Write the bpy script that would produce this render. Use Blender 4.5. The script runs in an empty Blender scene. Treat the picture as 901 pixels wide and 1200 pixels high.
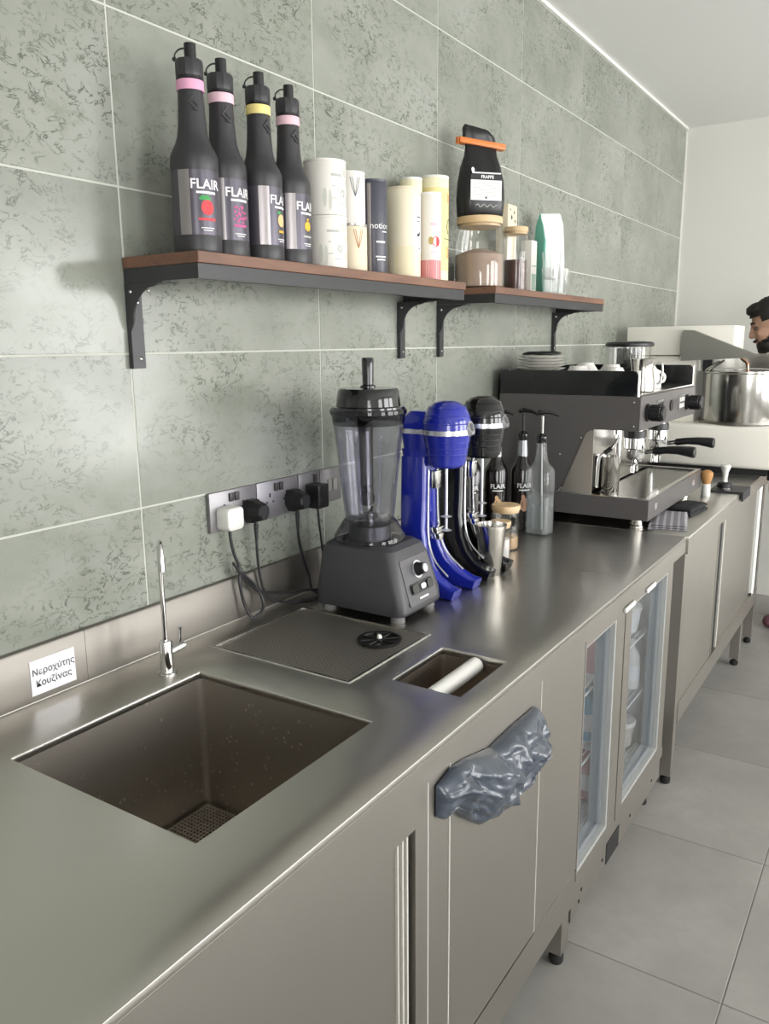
import bpy, bmesh, math, random
from mathutils import Vector, Matrix, noise
random.seed(7)
PI = math.pi
scene = bpy.context.scene
COL = scene.collection

# ---------------------------------------------------------------- camera
def cam_axes(yaw, pitch, roll):
    cy, sy, cp, sp = math.cos(yaw), math.sin(yaw), math.cos(pitch), math.sin(pitch)
    F = Vector((-sy*cp, cy*cp, sp)); R = Vector((cy, sy, 0)); U = R.cross(F)
    c, s = math.cos(roll), math.sin(roll)
    return c*R + s*U, -s*R + c*U, F
cam_d = bpy.data.cameras.new('camera'); cam = bpy.data.objects.new('camera', cam_d); COL.objects.link(cam)
R_, U_, F_ = cam_axes(0.580863, -0.206054, -0.009402)
cam.matrix_world = Matrix(((R_.x, U_.x, -F_.x, 1.2614), (R_.y, U_.y, -F_.y, -1.0461), (R_.z, U_.z, -F_.z, 1.4953), (0, 0, 0, 1)))
cam_d.sensor_fit = 'VERTICAL'; cam_d.sensor_height = 36; cam_d.lens = 946.46*36/1200; cam_d.clip_start = .02
scene.camera = cam

# ---------------------------------------------------------------- world, light, exposure
w = bpy.data.worlds.new('world'); scene.world = w; w.use_nodes = True
bg = w.node_tree.nodes['Background']; bg.inputs[0].default_value = (.99, .985, .975, 1); bg.inputs[1].default_value = 11.0
vs = scene.view_settings
vs.view_transform = 'Standard'; vs.look = 'None'; vs.gamma = 1; vs.use_curve_mapping = False; vs.exposure = 0.1
scene.cycles.max_bounces = 10; scene.cycles.transparent_max_bounces = 24
scene.cycles.caustics_reflective = False; scene.cycles.caustics_refractive = False
XR, YN, YF, ZC = 4.2, -3.2, 4.064, 2.68          # room extents
WIN_R = [(-.9, .1), (.7, 2.1), (2.4, 3.85)]       # windows in the wall opposite the counter (y ranges)
WIN_N = [(2.6, 3.9)]                                # unseen window put behind the camera, sized to tune the light (x range)
WZ0, WZ1 = .45, 2.4
def portal(name, loc, rot, sx, sy):
    l = bpy.data.lights.new(name, 'AREA'); l.shape = 'RECTANGLE'; l.size = sx; l.size_y = sy; l.cycles.is_portal = True
    o = bpy.data.objects.new(name, l); COL.objects.link(o); o.location = loc; o.rotation_euler = rot
for a, b in WIN_R: portal('window_skylight', (XR+.03, (a+b)/2, (WZ0+WZ1)/2), (0, PI/2, 0), WZ1-WZ0, b-a)
for a, b in WIN_N: portal('window_skylight', ((a+b)/2, YN-.03, (WZ0+WZ1)/2), (PI/2, 0, 0), b-a, WZ1-WZ0)

# ---------------------------------------------------------------- materials
def lin(c):
    if isinstance(c, str): c = tuple(int(c[i:i+2], 16)/255 for i in (0, 2, 4))
    return tuple((x/12.92 if x <= .04045 else ((x+.055)/1.055)**2.4) for x in c) + (1,)
MATS = {}
def mat(name, color, rough=.5, metal=0, spec=.5, emit=None, coat=0, alpha=None):
    if name in MATS: return MATS[name]
    m = bpy.data.materials.new(name); m.use_nodes = True
    b = m.node_tree.nodes['Principled BSDF']
    b.inputs['Base Color'].default_value = lin(color); b.inputs['Roughness'].default_value = rough
    b.inputs['Metallic'].default_value = metal; b.inputs['Specular IOR Level'].default_value = spec
    b.inputs['Coat Weight'].default_value = coat
    if emit: b.inputs['Emission Color'].default_value = lin(color); b.inputs['Emission Strength'].default_value = emit
    MATS[name] = m; return m
class NT:
    def __init__(s, m): s.t = m.node_tree; s.n = s.t.nodes; s.b = s.n.get('Principled BSDF')
    def add(s, typ, **kw):
        n = s.n.new(typ)
        for k, v in kw.items(): setattr(n, k, v)
        return n
    def link(s, a, b): s.t.links.new(a, b)
    def noise(s, vec, scale, detail=3, rough=.55, dist=0):
        n = s.add('ShaderNodeTexNoise'); n.inputs['Scale'].default_value = scale; n.inputs['Detail'].default_value = detail
        n.inputs['Roughness'].default_value = rough; n.inputs['Distortion'].default_value = dist
        if vec is not None: s.link(vec, n.inputs['Vector'])
        return n.outputs['Fac']
    def ramp(s, fac, stops):
        r = s.add('ShaderNodeValToRGB'); e = r.color_ramp.elements
        while len(e) < len(stops): e.new(.5)
        for x, (p, c) in zip(e, stops): x.position = p; x.color = c if len(c) == 4 else (*c, 1)
        s.link(fac, r.inputs[0]); return r.outputs['Color']
    def math(s, op, a, b=None, clamp=False):
        n = s.add('ShaderNodeMath', operation=op, use_clamp=clamp)
        for i, v in enumerate((a, b)):
            if v is None: continue
            if isinstance(v, (int, float)): n.inputs[i].default_value = v
            else: s.link(v, n.inputs[i])
        return n.outputs[0]
    def mix(s, fac, a, b, blend='MIX'):
        n = s.add('ShaderNodeMix', data_type='RGBA', blend_type=blend)
        for i, v in ((0, fac), (6, a), (7, b)):
            if isinstance(v, (int, float)): n.inputs[i].default_value = v
            elif isinstance(v, tuple): n.inputs[i].default_value = v
            else: s.link(v, n.inputs[i])
        return n.outputs[2]
    def coords(s, scale=(1, 1, 1), rand=True):
        tc = s.add('ShaderNodeTexCoord'); mp = s.add('ShaderNodeMapping'); s.link(tc.outputs['Object'], mp.inputs['Vector'])
        mp.inputs['Scale'].default_value = scale
        if rand:
            oi = s.add('ShaderNodeObjectInfo'); c = s.add('ShaderNodeCombineXYZ')
            for i, k in enumerate((37., 91., 53.)): s.link(s.math('MULTIPLY', oi.outputs['Random'], k), c.inputs[i])
            s.link(c.outputs[0], mp.inputs['Location'])
        return mp.outputs[0]
    def bump(s, h, strength, dist=.01):
        b = s.add('ShaderNodeBump'); b.inputs['Strength'].default_value = strength; b.inputs['Distance'].default_value = dist
        s.link(h, b.inputs['Height']); s.link(b.outputs[0], s.b.inputs['Normal'])
def G(v): return (v, v, v, 1)
def tile_green():
    m = mat('green_stone_tile', '8E9885', .22); t = NT(m)
    v = t.coords((1, .75, 1.15))
    base = t.ramp(t.noise(v, 3.2, 4, .6), [(.28, lin('7E8279')), (.5, lin('8D9187')), (.72, lin('9DA099'))])
    base = t.mix(t.math('MULTIPLY', t.ramp(t.noise(v, 9, 5, .65), [(.45, G(0)), (.7, G(1))]), .35), base, lin('999D93'))
    # wormy dark veins: contour lines of a noise, broken up by two masks
    c1 = t.noise(v, 36, 5, .62, .7)
    ln = t.ramp(t.math('ABSOLUTE', t.math('SUBTRACT', c1, .5)), [(0, G(1)), (.014, G(.85)), (.026, G(0))])
    m1 = t.ramp(t.noise(v, 46, 2), [(.42, G(0)), (.51, G(1))])
    m2 = t.ramp(t.noise(v, 4.2, 3, .6), [(.40, G(.06)), (.62, G(1))])
    vein = t.math('MULTIPLY', t.math('MULTIPLY', ln, m1), m2)
    col = t.mix(t.math('MULTIPLY', vein, .9), base, lin('474F45'))
    cl = t.ramp(t.noise(v, 22, 6, .7), [(.56, G(0)), (.72, G(1))])
    col = t.mix(t.math('MULTIPLY', t.math('MULTIPLY', cl, m2), .45), col, lin('69735F'))
    t.link(col, t.b.inputs['Base Color'])
    t.link(t.ramp(t.noise(v, 6, 3), [(.3, G(.13)), (.7, G(.27))]), t.b.inputs['Roughness'])
    t.bump(t.noise(v, 5, 3), .05, .01)
    return m
def steel(name, col='B4AEA4', rough=.3, scale=(3, 60, 60), smudge=.12):
    m = mat(name, col, rough, 1); t = NT(m)
    v = t.coords(scale, False); n = t.noise(v, 8, 4, .6)
    v2 = t.coords((1, 1, 1), False); s = t.noise(v2, 3.5, 4, .6)
    r = t.math('ADD', t.math('MULTIPLY', s, smudge), rough-smudge*.5)
    t.link(t.math('ADD', r, t.math('MULTIPLY', n, .06)), t.b.inputs['Roughness'])
    c = t.mix(t.math('MULTIPLY', s, .25), lin(col), tuple(x*.8 for x in lin(col)[:3])+(1,))
    t.link(c, t.b.inputs['Base Color'])
    t.bump(n, .010, .004)
    t.b.inputs['Anisotropic'].default_value = .35
    return m
def floor_mat():
    m = mat('grey_floor_tile', 'A3A19D', .42); t = NT(m); v = t.coords()
    c = t.ramp(t.noise(v, 3, 5, .65), [(.3, lin('868480')), (.55, lin('93918C')), (.75, lin('A09E99'))])
    c = t.mix(t.math('MULTIPLY', t.noise(v, 40, 3), .15), c, lin('7F7D79'))
    t.link(c, t.b.inputs['Base Color']); t.bump(t.noise(v, 18, 4), .05, .01); return m
def wood_mat(name, a, b, scale=(1, 1, 1)):
    m = mat(name, a, .5); t = NT(m); v = t.coords(scale)
    n = t.noise(v, 6, 5, .6, .4)
    t.link(t.ramp(n, [(.3, lin(a)), (.7, lin(b))]), t.b.inputs['Base Color']); t.bump(n, .1, .004); return m
def glass_mat(name, tint='FFFFFF', clear=.97, rough=.02, haze=0):
    m = bpy.data.materials.new(name); m.use_nodes = True; t = NT(m); t.n.remove(t.b)
    out = t.n['Material Output']; tr = t.add('ShaderNodeBsdfTransparent'); gl = t.add('ShaderNodeBsdfGlossy'); fr = t.add('ShaderNodeFresnel')
    tr.inputs[0].default_value = tuple(x*clear for x in lin(tint)[:3])+(1,); gl.inputs['Roughness'].default_value = rough
    ge = t.add('ShaderNodeNewGeometry'); t.link(t.math('SUBTRACT', 1.5, t.math('MULTIPLY', ge.outputs['Backfacing'], 1.5-1/1.5)), fr.inputs['IOR'])
    mx = t.add('ShaderNodeMixShader'); t.link(fr.outputs[0], mx.inputs[0]); t.link(tr.outputs[0], mx.inputs[1]); t.link(gl.outputs[0], mx.inputs[2])
    if haze:
        df = t.add('ShaderNodeBsdfDiffuse'); df.inputs[0].default_value = (.75, .77, .77, 1); mh = t.add('ShaderNodeMixShader'); mh.inputs[0].default_value = haze
        t.link(mx.outputs[0], mh.inputs[1]); t.link(df.outputs[0], mh.inputs[2]); mx = mh
    t.link(mx.outputs[0], out.inputs[0]); MATS[name] = m; return m
def perforated_mat():
    m = mat('perforated_steel', '8A857C', .38, 1); t = NT(m)
    v = t.coords((1, 1, 1), False); vo = t.add('ShaderNodeTexVoronoi'); vo.inputs['Scale'].default_value = 150; vo.inputs['Randomness'].default_value = .0
    t.link(v, vo.inputs['Vector'])
    h = t.ramp(vo.outputs['Distance'], [(.30, G(0)), (.36, G(1))])
    t.link(t.mix(h, lin('2A2826'), lin('B5AFA6')), t.b.inputs['Base Color']); t.bump(h, .4, .002)
    t.link(t.math('MULTIPLY', h, .9), t.b.inputs['Metallic']); return m
def speckled_steel():
    m = steel('sink_steel', 'BAB3AA', .46, (40, 40, 40), .1); t = NT(m)
    v = t.coords((1, 1, 1), False); vo = t.add('ShaderNodeTexVoronoi'); vo.inputs['Scale'].default_value = 62; t.link(v, vo.inputs['Vector'])
    d = t.ramp(vo.outputs['Distance'], [(.13, G(1)), (.22, G(0))])
    k = t.math('MULTIPLY', d, t.ramp(t.noise(v, 9, 3), [(.46, G(0)), (.6, G(1))]))
    bc = t.b.inputs['Base Color'].links[0].from_socket
    t.link(t.mix(t.math('MULTIPLY', k, .75), bc, lin('F0EBE0')), t.b.inputs['Base Color'])
    return m

M_TILE = tile_green(); M_GROUT = mat('pale_grout', 'C3C5BC', .8); M_FLOOR = floor_mat(); M_FGROUT = mat('floor_grout', '7E7C78', .9)
M_WHITE = mat('white_paint', 'DFDED8', .75); M_CEIL = mat('ceiling_paint', 'E4E4E2', .8); M_TRIM = mat('white_trim', 'EDEDE8', .6)
M_TOP = steel('worktop_steel', 'D0CDC7', .27, (3, 70, 70), .12)
M_UP = steel('splashback_steel', '85817B', .46, (60, 3, 60), .08); M_FRONT = steel('cabinet_steel', 'AFABA4', .38, (60, 60, 3), .1); M_EDGE = mat('bright_steel_edge', 'DAD7D0', .4, .45)
M_SINK = speckled_steel(); M_PERF = perforated_mat(); M_CHROME = mat('chrome', 'D9D9D9', .08, 1); M_STEEL = mat('polished_steel', 'C4C2BE', .16, 1)
M_DSTEEL = mat('dark_steel', '8E8A84', .35, 1)  # darker and rougher than the polished steel
M_BLACK = mat('black_plastic', '17171A', .38); M_GLOSSBLACK = mat('gloss_black', '141518', .14, coat=.4); M_MATTBLACK = mat('matt_black_metal', '2E2F32', .38)
M_RUBBER = mat('black_rubber', '131314', .7); M_DGREY = mat('charcoal_plastic', '404044', .45); M_ANTH = mat('anthracite_metal', '605D5D', .42, .2)
M_WPLAS = mat('white_plastic', 'E6E5E0', .35); M_ENAMEL = mat('cream_enamel', 'F3F0E6', .4); M_PORC = mat('white_porcelain', 'EDEBE6', .18)
M_BLUE = mat('cobalt_blue_gloss', '1C2A9C', .16, coat=.6); M_SILVER = mat('silver_band', 'C9CBD2', .25, .8)
M_WOODTOP = wood_mat('walnut_shelf', '63473A', '85604B', (4, .6, 4)); M_BAMBOO = wood_mat('bamboo', 'CDAE84', 'DFC49C', (6, 1, 6))
M_GLASS = glass_mat('clear_glass'); M_DOORGLASS = glass_mat('fridge_glass', 'F3F5F7', .97); M_SMOKE = glass_mat('smoky_jar', 'F0F0F4', .975)
M_WATER = glass_mat('water', 'F2F5F5', .985, haze=.18); M_CLOUDY = glass_mat('cloudy_glass', 'F6F8F8', .985, haze=.09)
M_SOCKET = mat('brushed_socket', '8C8A8C', .4, .6)
M_PAPER = mat('paper_white', 'F1F0F4', .7); M_INK = mat('grey_ink', '3C3C46', .8); M_WHITEINK = mat('white_print', 'F2F2F2', .6); M_GREYINK = mat('pale_print', 'B5B8B2', .7)
M_BOTTLE = mat('black_bottle', '323134', .4); M_BLABEL = mat('dark_foil_label', '5A5760', .3, .6)
M_SHINE = mat('sheen_strip', 'A5A0A2', .34, .9)  # colour of the painted sheen on labels and tin
M_PINK = mat('pink_ring', 'E2A5C4', .5); M_LPINK = mat('pale_pink_ring', 'E3BFCB', .5); M_YEL = mat('yellow_ring', 'EBDB8C', .5)
M_RED = mat('fruit_red', 'D0434A', .6); M_GREEN = mat('leaf_green', '3F9B55', .6); M_BERRY = mat('berry_pink', 'C4578F', .6); M_ORANGE = mat('fruit_yellow', 'E7B53A', .6); M_PEACH = mat('fruit_peach', 'EBC08A', .6)
M_CAN = mat('white_can', 'E4E1DA', .5); M_CANCREAM = mat('cream_can', 'E4D8BE', .5); M_LEAFG = mat('pale_grey_print', 'C9CBC2', .6); M_NAVY = mat('slate_can', '40414E', .35)
M_SYRUP = mat('dark_syrup', '1A1416', .15, coat=.6)

# ---------------------------------------------------------------- mesh helpers
def NB(): return bmesh.new()
def box(bm, x0, x1, y0, y1, z0, z1):
    v = [bm.verts.new((x, y, z)) for z in (z0, z1) for y in (y0, y1) for x in (x0, x1)]
    for f in ((0, 2, 3, 1), (4, 5, 7, 6), (0, 1, 5, 4), (2, 6, 7, 3), (0, 4, 6, 2), (1, 3, 7, 5)): bm.faces.new([v[i] for i in f])
    return bm
def B(x0, x1, y0, y1, z0, z1): return box(NB(), x0, x1, y0, y1, z0, z1)
def loft(bm, rings, cap=True, closed=True):
    vs_ = [[bm.verts.new(p) for p in r] for r in rings]; n = len(vs_[0])
    for a, b in zip(vs_[:-1], vs_[1:]):
        for i in range(n if closed else n-1):
            j = (i+1) % n; bm.faces.new((a[i], a[j], b[j], b[i]))
    if cap and closed:
        bm.faces.new(vs_[0][::-1]); bm.faces.new(vs_[-1])
    return bm
def lathe(bm, prof, seg=24, c=(0, 0), cap=True):
    return loft(bm, [[(c[0]+r*math.cos(2*PI*i/seg), c[1]+r*math.sin(2*PI*i/seg), z) for i in range(seg)] for r, z in prof], cap)
def shell(bm, prof, t, seg=24, c=(0, 0)):
    "open vessel: outer profile bottom to top, wall thickness t"
    inner = [(max(r-t, .0005), max(z, prof[0][1]+t)) for r, z in prof][::-1]
    return lathe(bm, prof+inner, seg, c)
def catmull(pts, n=8):
    P = [Vector(p) for p in pts]; P = [2*P[0]-P[1]] + P + [2*P[-1]-P[-2]]; out = []
    for i in range(1, len(P)-2):
        for k in range(n):
            t = k/n; a, b, c, d = P[i-1:i+3]
            out.append(.5*((2*b)+(c-a)*t+(2*a-5*b+4*c-d)*t*t+(3*b-a-3*c+d)*t**3))
    return out+[P[-2]]
def tube(bm, pts, r, seg=8, cap=True):
    P = [Vector(p) for p in pts]; rings = []; up = Vector((0, 0, 1)); prev = None
    for i, p in enumerate(P):
        d = (P[min(i+1, len(P)-1)]-P[max(i-1, 0)]).normalized()
        if prev is None: s = d.cross(up); s = s if s.length > .05 else d.cross(Vector((1, 0, 0)))
        else: s = prev-d*prev.dot(d)
        s.normalize(); prev = s; u = s.cross(d); rr = r[i] if isinstance(r, (list, tuple)) else r
        rings.append([p+(s*math.cos(2*PI*k/seg)+u*math.sin(2*PI*k/seg))*rr for k in range(seg)])
    return loft(bm, rings, cap)
def prism(bm, poly, axis, a, b):
    f = {'x': lambda p, t: (t, p[0], p[1]), 'y': lambda p, t: (p[0], t, p[1]), 'z': lambda p, t: (p[0], p[1], t)}[axis]
    return loft(bm, [[f(p, a) for p in poly], [f(p, b) for p in poly]])
def ell(bm, c, r, seg=16, rings=10, M=None):
    R = [[(c[0]+r[0]*math.sin(PI*j/rings)*math.cos(2*PI*i/seg), c[1]+r[1]*math.sin(PI*j/rings)*math.sin(2*PI*i/seg), c[2]-r[2]*math.cos(PI*j/rings)) for i in range(seg)] for j in range(1, rings)]
    R = [[(c[0], c[1], c[2]-r[2]*.999)]*seg] + R + [[(c[0], c[1], c[2]+r[2]*.999)]*seg]
    if M: R = [[M @ Vector(p) for p in q] for q in R]
    loft(bm, R, False); bmesh.ops.remove_doubles(bm, verts=bm.verts, dist=1e-6); return bm
def rrect(x0, x1, y0, y1, r, n=5):
    out = []
    for cx, cy, a in ((x1-r, y1-r, 0), (x0+r, y1-r, PI/2), (x0+r, y0+r, PI), (x1-r, y0+r, 1.5*PI)):
        for k in range(n+1): t = a+PI/2*k/n; out.append((cx+r*math.cos(t), cy+r*math.sin(t)))
    return out
def mesh(name, bm, m, ang=35, bev=0, seg=2):
    bmesh.ops.recalc_face_normals(bm, faces=bm.faces)
    if bev:
        es = [e for e in bm.edges if len(e.link_faces) == 2 and e.calc_face_angle(0) > math.radians(40)]
        bmesh.ops.bevel(bm, geom=es, offset=bev, segments=seg, profile=.5, affect='EDGES', clamp_overlap=True)
    me = bpy.data.meshes.new(name); bm.to_mesh(me); bm.free(); me.materials.append(m)
    me.polygons.foreach_set('use_smooth', [True]*len(me.polygons)); me.set_sharp_from_angle(angle=math.radians(ang)); return me
def obj(name, bm, m, parent=None, loc=None, ang=35, bev=0, seg=2, label=None):
    me = bm if isinstance(bm, bpy.types.Mesh) else mesh(name, bm, m, ang, bev, seg)
    o = bpy.data.objects.new(name, me); COL.objects.link(o)
    if loc: o.location = loc
    if parent: o.parent = parent
    if label: o['label'] = label
    return o
def thing(name, label, cat, loc=(0, 0, 0), rz=0, group=None):
    o = bpy.data.objects.new(name, None); COL.objects.link(o); o.location = loc; o.rotation_euler = (0, 0, rz); o.empty_display_size = .02
    return tag(o, label, cat, group)
def tag(o, label, cat, group=None):
    o['label'] = label; o['category'] = cat
    if group: o['group'] = group
    return o
def struct(name, bm, m, **k):
    o = obj(name, bm, m, **k); o['kind'] = 'structure'; return o
def copy_thing(root, loc, rz, label):
    r = root.copy(); COL.objects.link(r); r.location = loc; r.rotation_euler = (0, 0, rz); r['label'] = label
    for ch in list(root.children):
        c = ch.copy(); COL.objects.link(c); c.parent = r
        for g in list(ch.children): d = g.copy(); COL.objects.link(d); d.parent = c
    return r
def text_bm(s, size, fn, res=2, offset=0):
    "letters as thin flat print; fn maps (a, b) on the label to a point"
    cu = bpy.data.curves.new('t', 'FONT'); cu.body = s; cu.size = size; cu.align_x = 'CENTER'; cu.align_y = 'CENTER'; cu.resolution_u = res; cu.offset = offset
    o = bpy.data.objects.new('t', cu); COL.objects.link(o); bpy.context.view_layer.update()
    me = bpy.data.meshes.new_from_object(o.evaluated_get(bpy.context.evaluated_depsgraph_get()))
    bpy.data.objects.remove(o); bpy.data.curves.remove(cu)
    bm = NB(); bm.from_mesh(me); bpy.data.meshes.remove(me)
    for v in bm.verts: v.co = Vector(fn(v.co.x, v.co.y))
    return bm
def cylmap(r, az, z0): return lambda a, b: (r*math.cos(az+a/r), r*math.sin(az+a/r), z0+b)
def patch(bm, fn, a0, a1, b0, b1, n=6):
    "thin printed rectangle on a label"
    P = [[bm.verts.new(fn(a0+(a1-a0)*i/n, b)) for i in range(n+1)] for b in (b0, b1)]
    for i in range(n): bm.faces.new((P[0][i], P[0][i+1], P[1][i+1], P[1][i]))
    return bm
def blob(bm, fn, ca, cb, ra, rb, n=14):
    bm.faces.new([bm.verts.new(fn(ca+ra*math.cos(2*PI*i/n), cb+rb*math.sin(2*PI*i/n))) for i in range(n)]); return bm

# ================================================================ THE ROOM
wl = struct('wall_left', B(-.15, -.0012, YN, YF+.15, 0, ZC), M_GROUT)
TQ, TP, GAP = .5903, .30, .0021
full = mesh('wall_tile', B(-.006, 0, GAP, TQ-GAP, GAP, TP-GAP), M_TILE, bev=.0004, seg=1)
for k in range(-2, 4):
    for j in range(-5, 7):
        if (j+1)*TQ < YF: o = obj('wall_tile', full, None, wl)
        else: o = obj('wall_tile', B(-.006, 0, GAP, YF-j*TQ-.001, GAP, TP-GAP), M_TILE, wl, bev=.0008, seg=1)
        o.location = (0, j*TQ, 1.48+k*TP)
struct('wall_far', B(-.15, XR+.15, YF, YF+.15, 0, ZC), M_WHITE)
def wall_with_openings(name, spans, lo, hi, conv):
    bm = NB(); edges = [lo]+[e for s in spans for e in s]+[hi]
    for i in range(len(edges)-1):
        if i % 2 == 0: conv(bm, edges[i], edges[i+1], 0, ZC)
        else: conv(bm, edges[i], edges[i+1], 0, WZ0); conv(bm, edges[i], edges[i+1], WZ1, ZC)
    return struct(name, bm, M_WHITE)
wall_with_openings('wall_right', WIN_R, YN, YF, lambda bm, a, b, z0, z1: box(bm, XR, XR+.15, a, b, z0, z1))
wall_with_openings('wall_near', WIN_N, 0, XR+.15, lambda bm, a, b, z0, z1: box(bm, a, b, YN-.15, YN, z0, z1))
M_FRAME = mat('window_frame', '44464A', .5)
nw = 0
for a, b in WIN_R:
    nw += 1; bm = NB()
    for p in ((a, a+.05, WZ0, WZ1), (b-.05, b, WZ0, WZ1), (a+.05, b-.05, WZ0, WZ0+.05), (a+.05, b-.05, WZ1-.05, WZ1), ((a+b)/2-.025, (a+b)/2+.025, WZ0+.05, WZ1-.05)): box(bm, XR+.04, XR+.1, *p)
    struct('window_%d' % nw, bm, M_FRAME)
for a, b in WIN_N:
    nw += 1; bm = NB()
    for p in ((a, a+.05, WZ0, WZ1), (b-.05, b, WZ0, WZ1), (a+.05, b-.05, WZ0, WZ0+.05), (a+.05, b-.05, WZ1-.05, WZ1), ((a+b)/2-.025, (a+b)/2+.025, WZ0+.05, WZ1-.05)): box(bm, p[0], p[1], YN-.1, YN-.04, p[2], p[3])
    struct('window_%d' % nw, bm, M_FRAME)
struct('ceiling', B(-.15, XR+.15, YN-.15, YF+.15, ZC, ZC+.12), M_CEIL)
struct('trim_1', B(0, .012, YN, YF-.012, ZC-.012, ZC), M_TRIM)
struct('trim_2', B(0, .006, YF-.006, YF, .9, ZC-.012), M_TRIM)
fl = struct('floor', B(-.15, XR+.15, YN-.15, YF+.15, -.12, -.0015), M_FGROUT)
ftile = mesh('floor_tile', B(.0015, .5985, .0015, .5985, -.008, 0), M_FLOOR, bev=.0008, seg=1)
for i in range(0, 7):
    for j in range(-6, 6):
        x0, y0 = -.17+.6*i, .70+.6*j
        if x0 < 0 or y0+.6 > YF or x0+.6 > XR:
            o = obj('floor_tile', B(max(x0, 0)+.0015, min(x0+.6, XR)-.0015, y0+.0015, min(y0+.6, YF)-.0015, -.008, 0), M_FLOOR, fl, bev=.0008, seg=1)
        else: o = obj('floor_tile', ftile, None, fl, (x0, y0, 0))

# ================================================================ WORKTOPS AND CABINETS
ZT, XF = .88, .69
def slab(bm, xs, ys, holes, z0, z1):
    "slab on a grid with rectangular openings"
    inh = lambda i, j: any(h[0] <= xs[i] and xs[i+1] <= h[1] and h[2] <= ys[j] and ys[j+1] <= h[3] for h in holes)
    V = {}
    def v(i, j, z):
        if (i, j, z) not in V: V[i, j, z] = bm.verts.new((xs[i], ys[j], z))
        return V[i, j, z]
    nx, ny = len(xs)-1, len(ys)-1
    solid = lambda i, j: 0 <= i < nx and 0 <= j < ny and not inh(i, j)
    for i in range(nx):
        for j in range(ny):
            if not solid(i, j): continue
            for z in (z0, z1): bm.faces.new([v(a, b, z) for a, b in ((i, j), (i+1, j), (i+1, j+1), (i, j+1))])
            for di, dj, e in ((-1, 0, ((i, j), (i, j+1))), (1, 0, ((i+1, j), (i+1, j+1))), (0, -1, ((i, j), (i+1, j))), (0, 1, ((i, j+1), (i+1, j+1)))):
                if not solid(i+di, j+dj): bm.faces.new([v(*e[0], z0), v(*e[1], z0), v(*e[1], z1), v(*e[0], z1)])
    return bm
SINK = (.162, .559, -.416, -.023); TRAY = (.084, .435, .086, .386); BIN = (.497, .639, .142, .331)
Y0, Y1 = -2.0, 1.585
wt = thing('steel_worktop', 'long stainless steel worktop with a square sink cut into it, against the green tiles', 'worktop', (0, 0, 0))
xs = sorted({.002, XF, SINK[0], SINK[1], TRAY[0], TRAY[1], BIN[0], BIN[1]}); ys = sorted({Y0, Y1, *SINK[2:], *TRAY[2:], *BIN[2:]})
obj('top_sheet', slab(NB(), xs, ys, (SINK, BIN, TRAY), ZT-.012, ZT), M_TOP, wt, bev=.0012, seg=2)
obj('front_lip', B(XF-.014, XF, Y0, Y1, ZT-.052, ZT-.0115), M_FRONT, wt)
ups = thing('steel_splashback', 'low stainless steel splashback strip behind the sink and the blender', 'splashback', (0, 0, ZT))
UP = [(.001, .0004), (.001, .1), (.014, .1), (.016, .097), (.016, .0004)]
bm = NB(); prism(bm, UP, 'y', Y0, -.166); obj('upstand', bm, M_UP, ups)
bm = NB(); prism(bm, UP, 'y', -.1652, Y1); obj('upstand', bm, M_UP, ups)
bm = NB()
for y0, y1 in ((Y0, Y1),): tube(bm, [(.0165, y0, .0012), (.0165, y1, .0012)], .0012, 6)
obj('weld_bead', bm, M_EDGE, ups)
# folded rims in a pale colour that paints in the light they catch
def rim(name, r, sides, parent, w=.0022):
    bm = NB(); x0, x1, y0, y1 = r
    P = {'w': (x0-w, x0, y0, y1), 'e': (x1, x1+w, y0, y1), 's': (x0-w, x1+w, y0-w, y0), 'n': (x0-w, x1+w, y1, y1+w)}
    for s in sides: box(bm, *P[s], ZT-.001, ZT+.0007)
    return obj(name, bm, M_EDGE, parent)
rim('sink_rim', SINK, 'wn', wt); rim('bin_rim', BIN, 'wn', wt); rim('tray_rim', TRAY, 'se', wt, .003)
# sink bowl
def basin(r, z, rad, m, t=.0015):
    x0, x1, y0, y1 = r; bm = NB()
    loft(bm, [[(p[0], p[1], zz) for p in rrect(x0-t, x1+t, y0-t, y1+t, rad)] for zz in (ZT-.013, z-t)], True)
    bm.faces.ensure_lookup_table(); bmesh.ops.delete(bm, geom=[f for f in bm.faces if len(f.verts) > 4 and f.calc_center_median().z > z+.01], context='FACES')
    return bm
snk = thing('square_sink', 'deep square steel sink with a perforated bottom, sunk into the worktop', 'sink', (0, 0, 0))
sb = obj('sink_bowl', basin(SINK, .60, .012, M_SINK), M_SINK, snk, ang=50)
bm = NB(); prism(bm, rrect(.166, .555, -.412, -.027, .01), 'z', .5995, .6025); st = obj('strainer_plate', bm, mat('strainer_backing', '3A3631', .5, .6), sb)
bm = NB()
for i in range(46): box(bm, .170+i*.0083, .1740+i*.0083, -.410, -.029, .6025, .605)
for i in range(46): box(bm, .168, .553, -.410+i*.0083, -.4060+i*.0083, .6026, .6054)
obj('strainer_grid', bm, M_SINK, sb)
# waste bin opening with knock bar
wl2 = thing('waste_well', 'small square steel waste well beside the drip tray', 'well', (0, 0, 0))
bb = obj('well_bowl', basin(BIN, .735, .01, M_SINK), mat('well_steel', 'C9BFB4', .38, 1), wl2, ang=50)
kb = tag(obj('knock_bar', tube(NB(), [(0, -.0945, 0), (0, -.092, 0), (0, .085, 0), (0, .088, 0)], [.012, .0165, .0165, .012], 20), M_WPLAS, None, (.578, .2375, .863)), 'white plastic knock bar lying across the small square well', 'knock bar')
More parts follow.
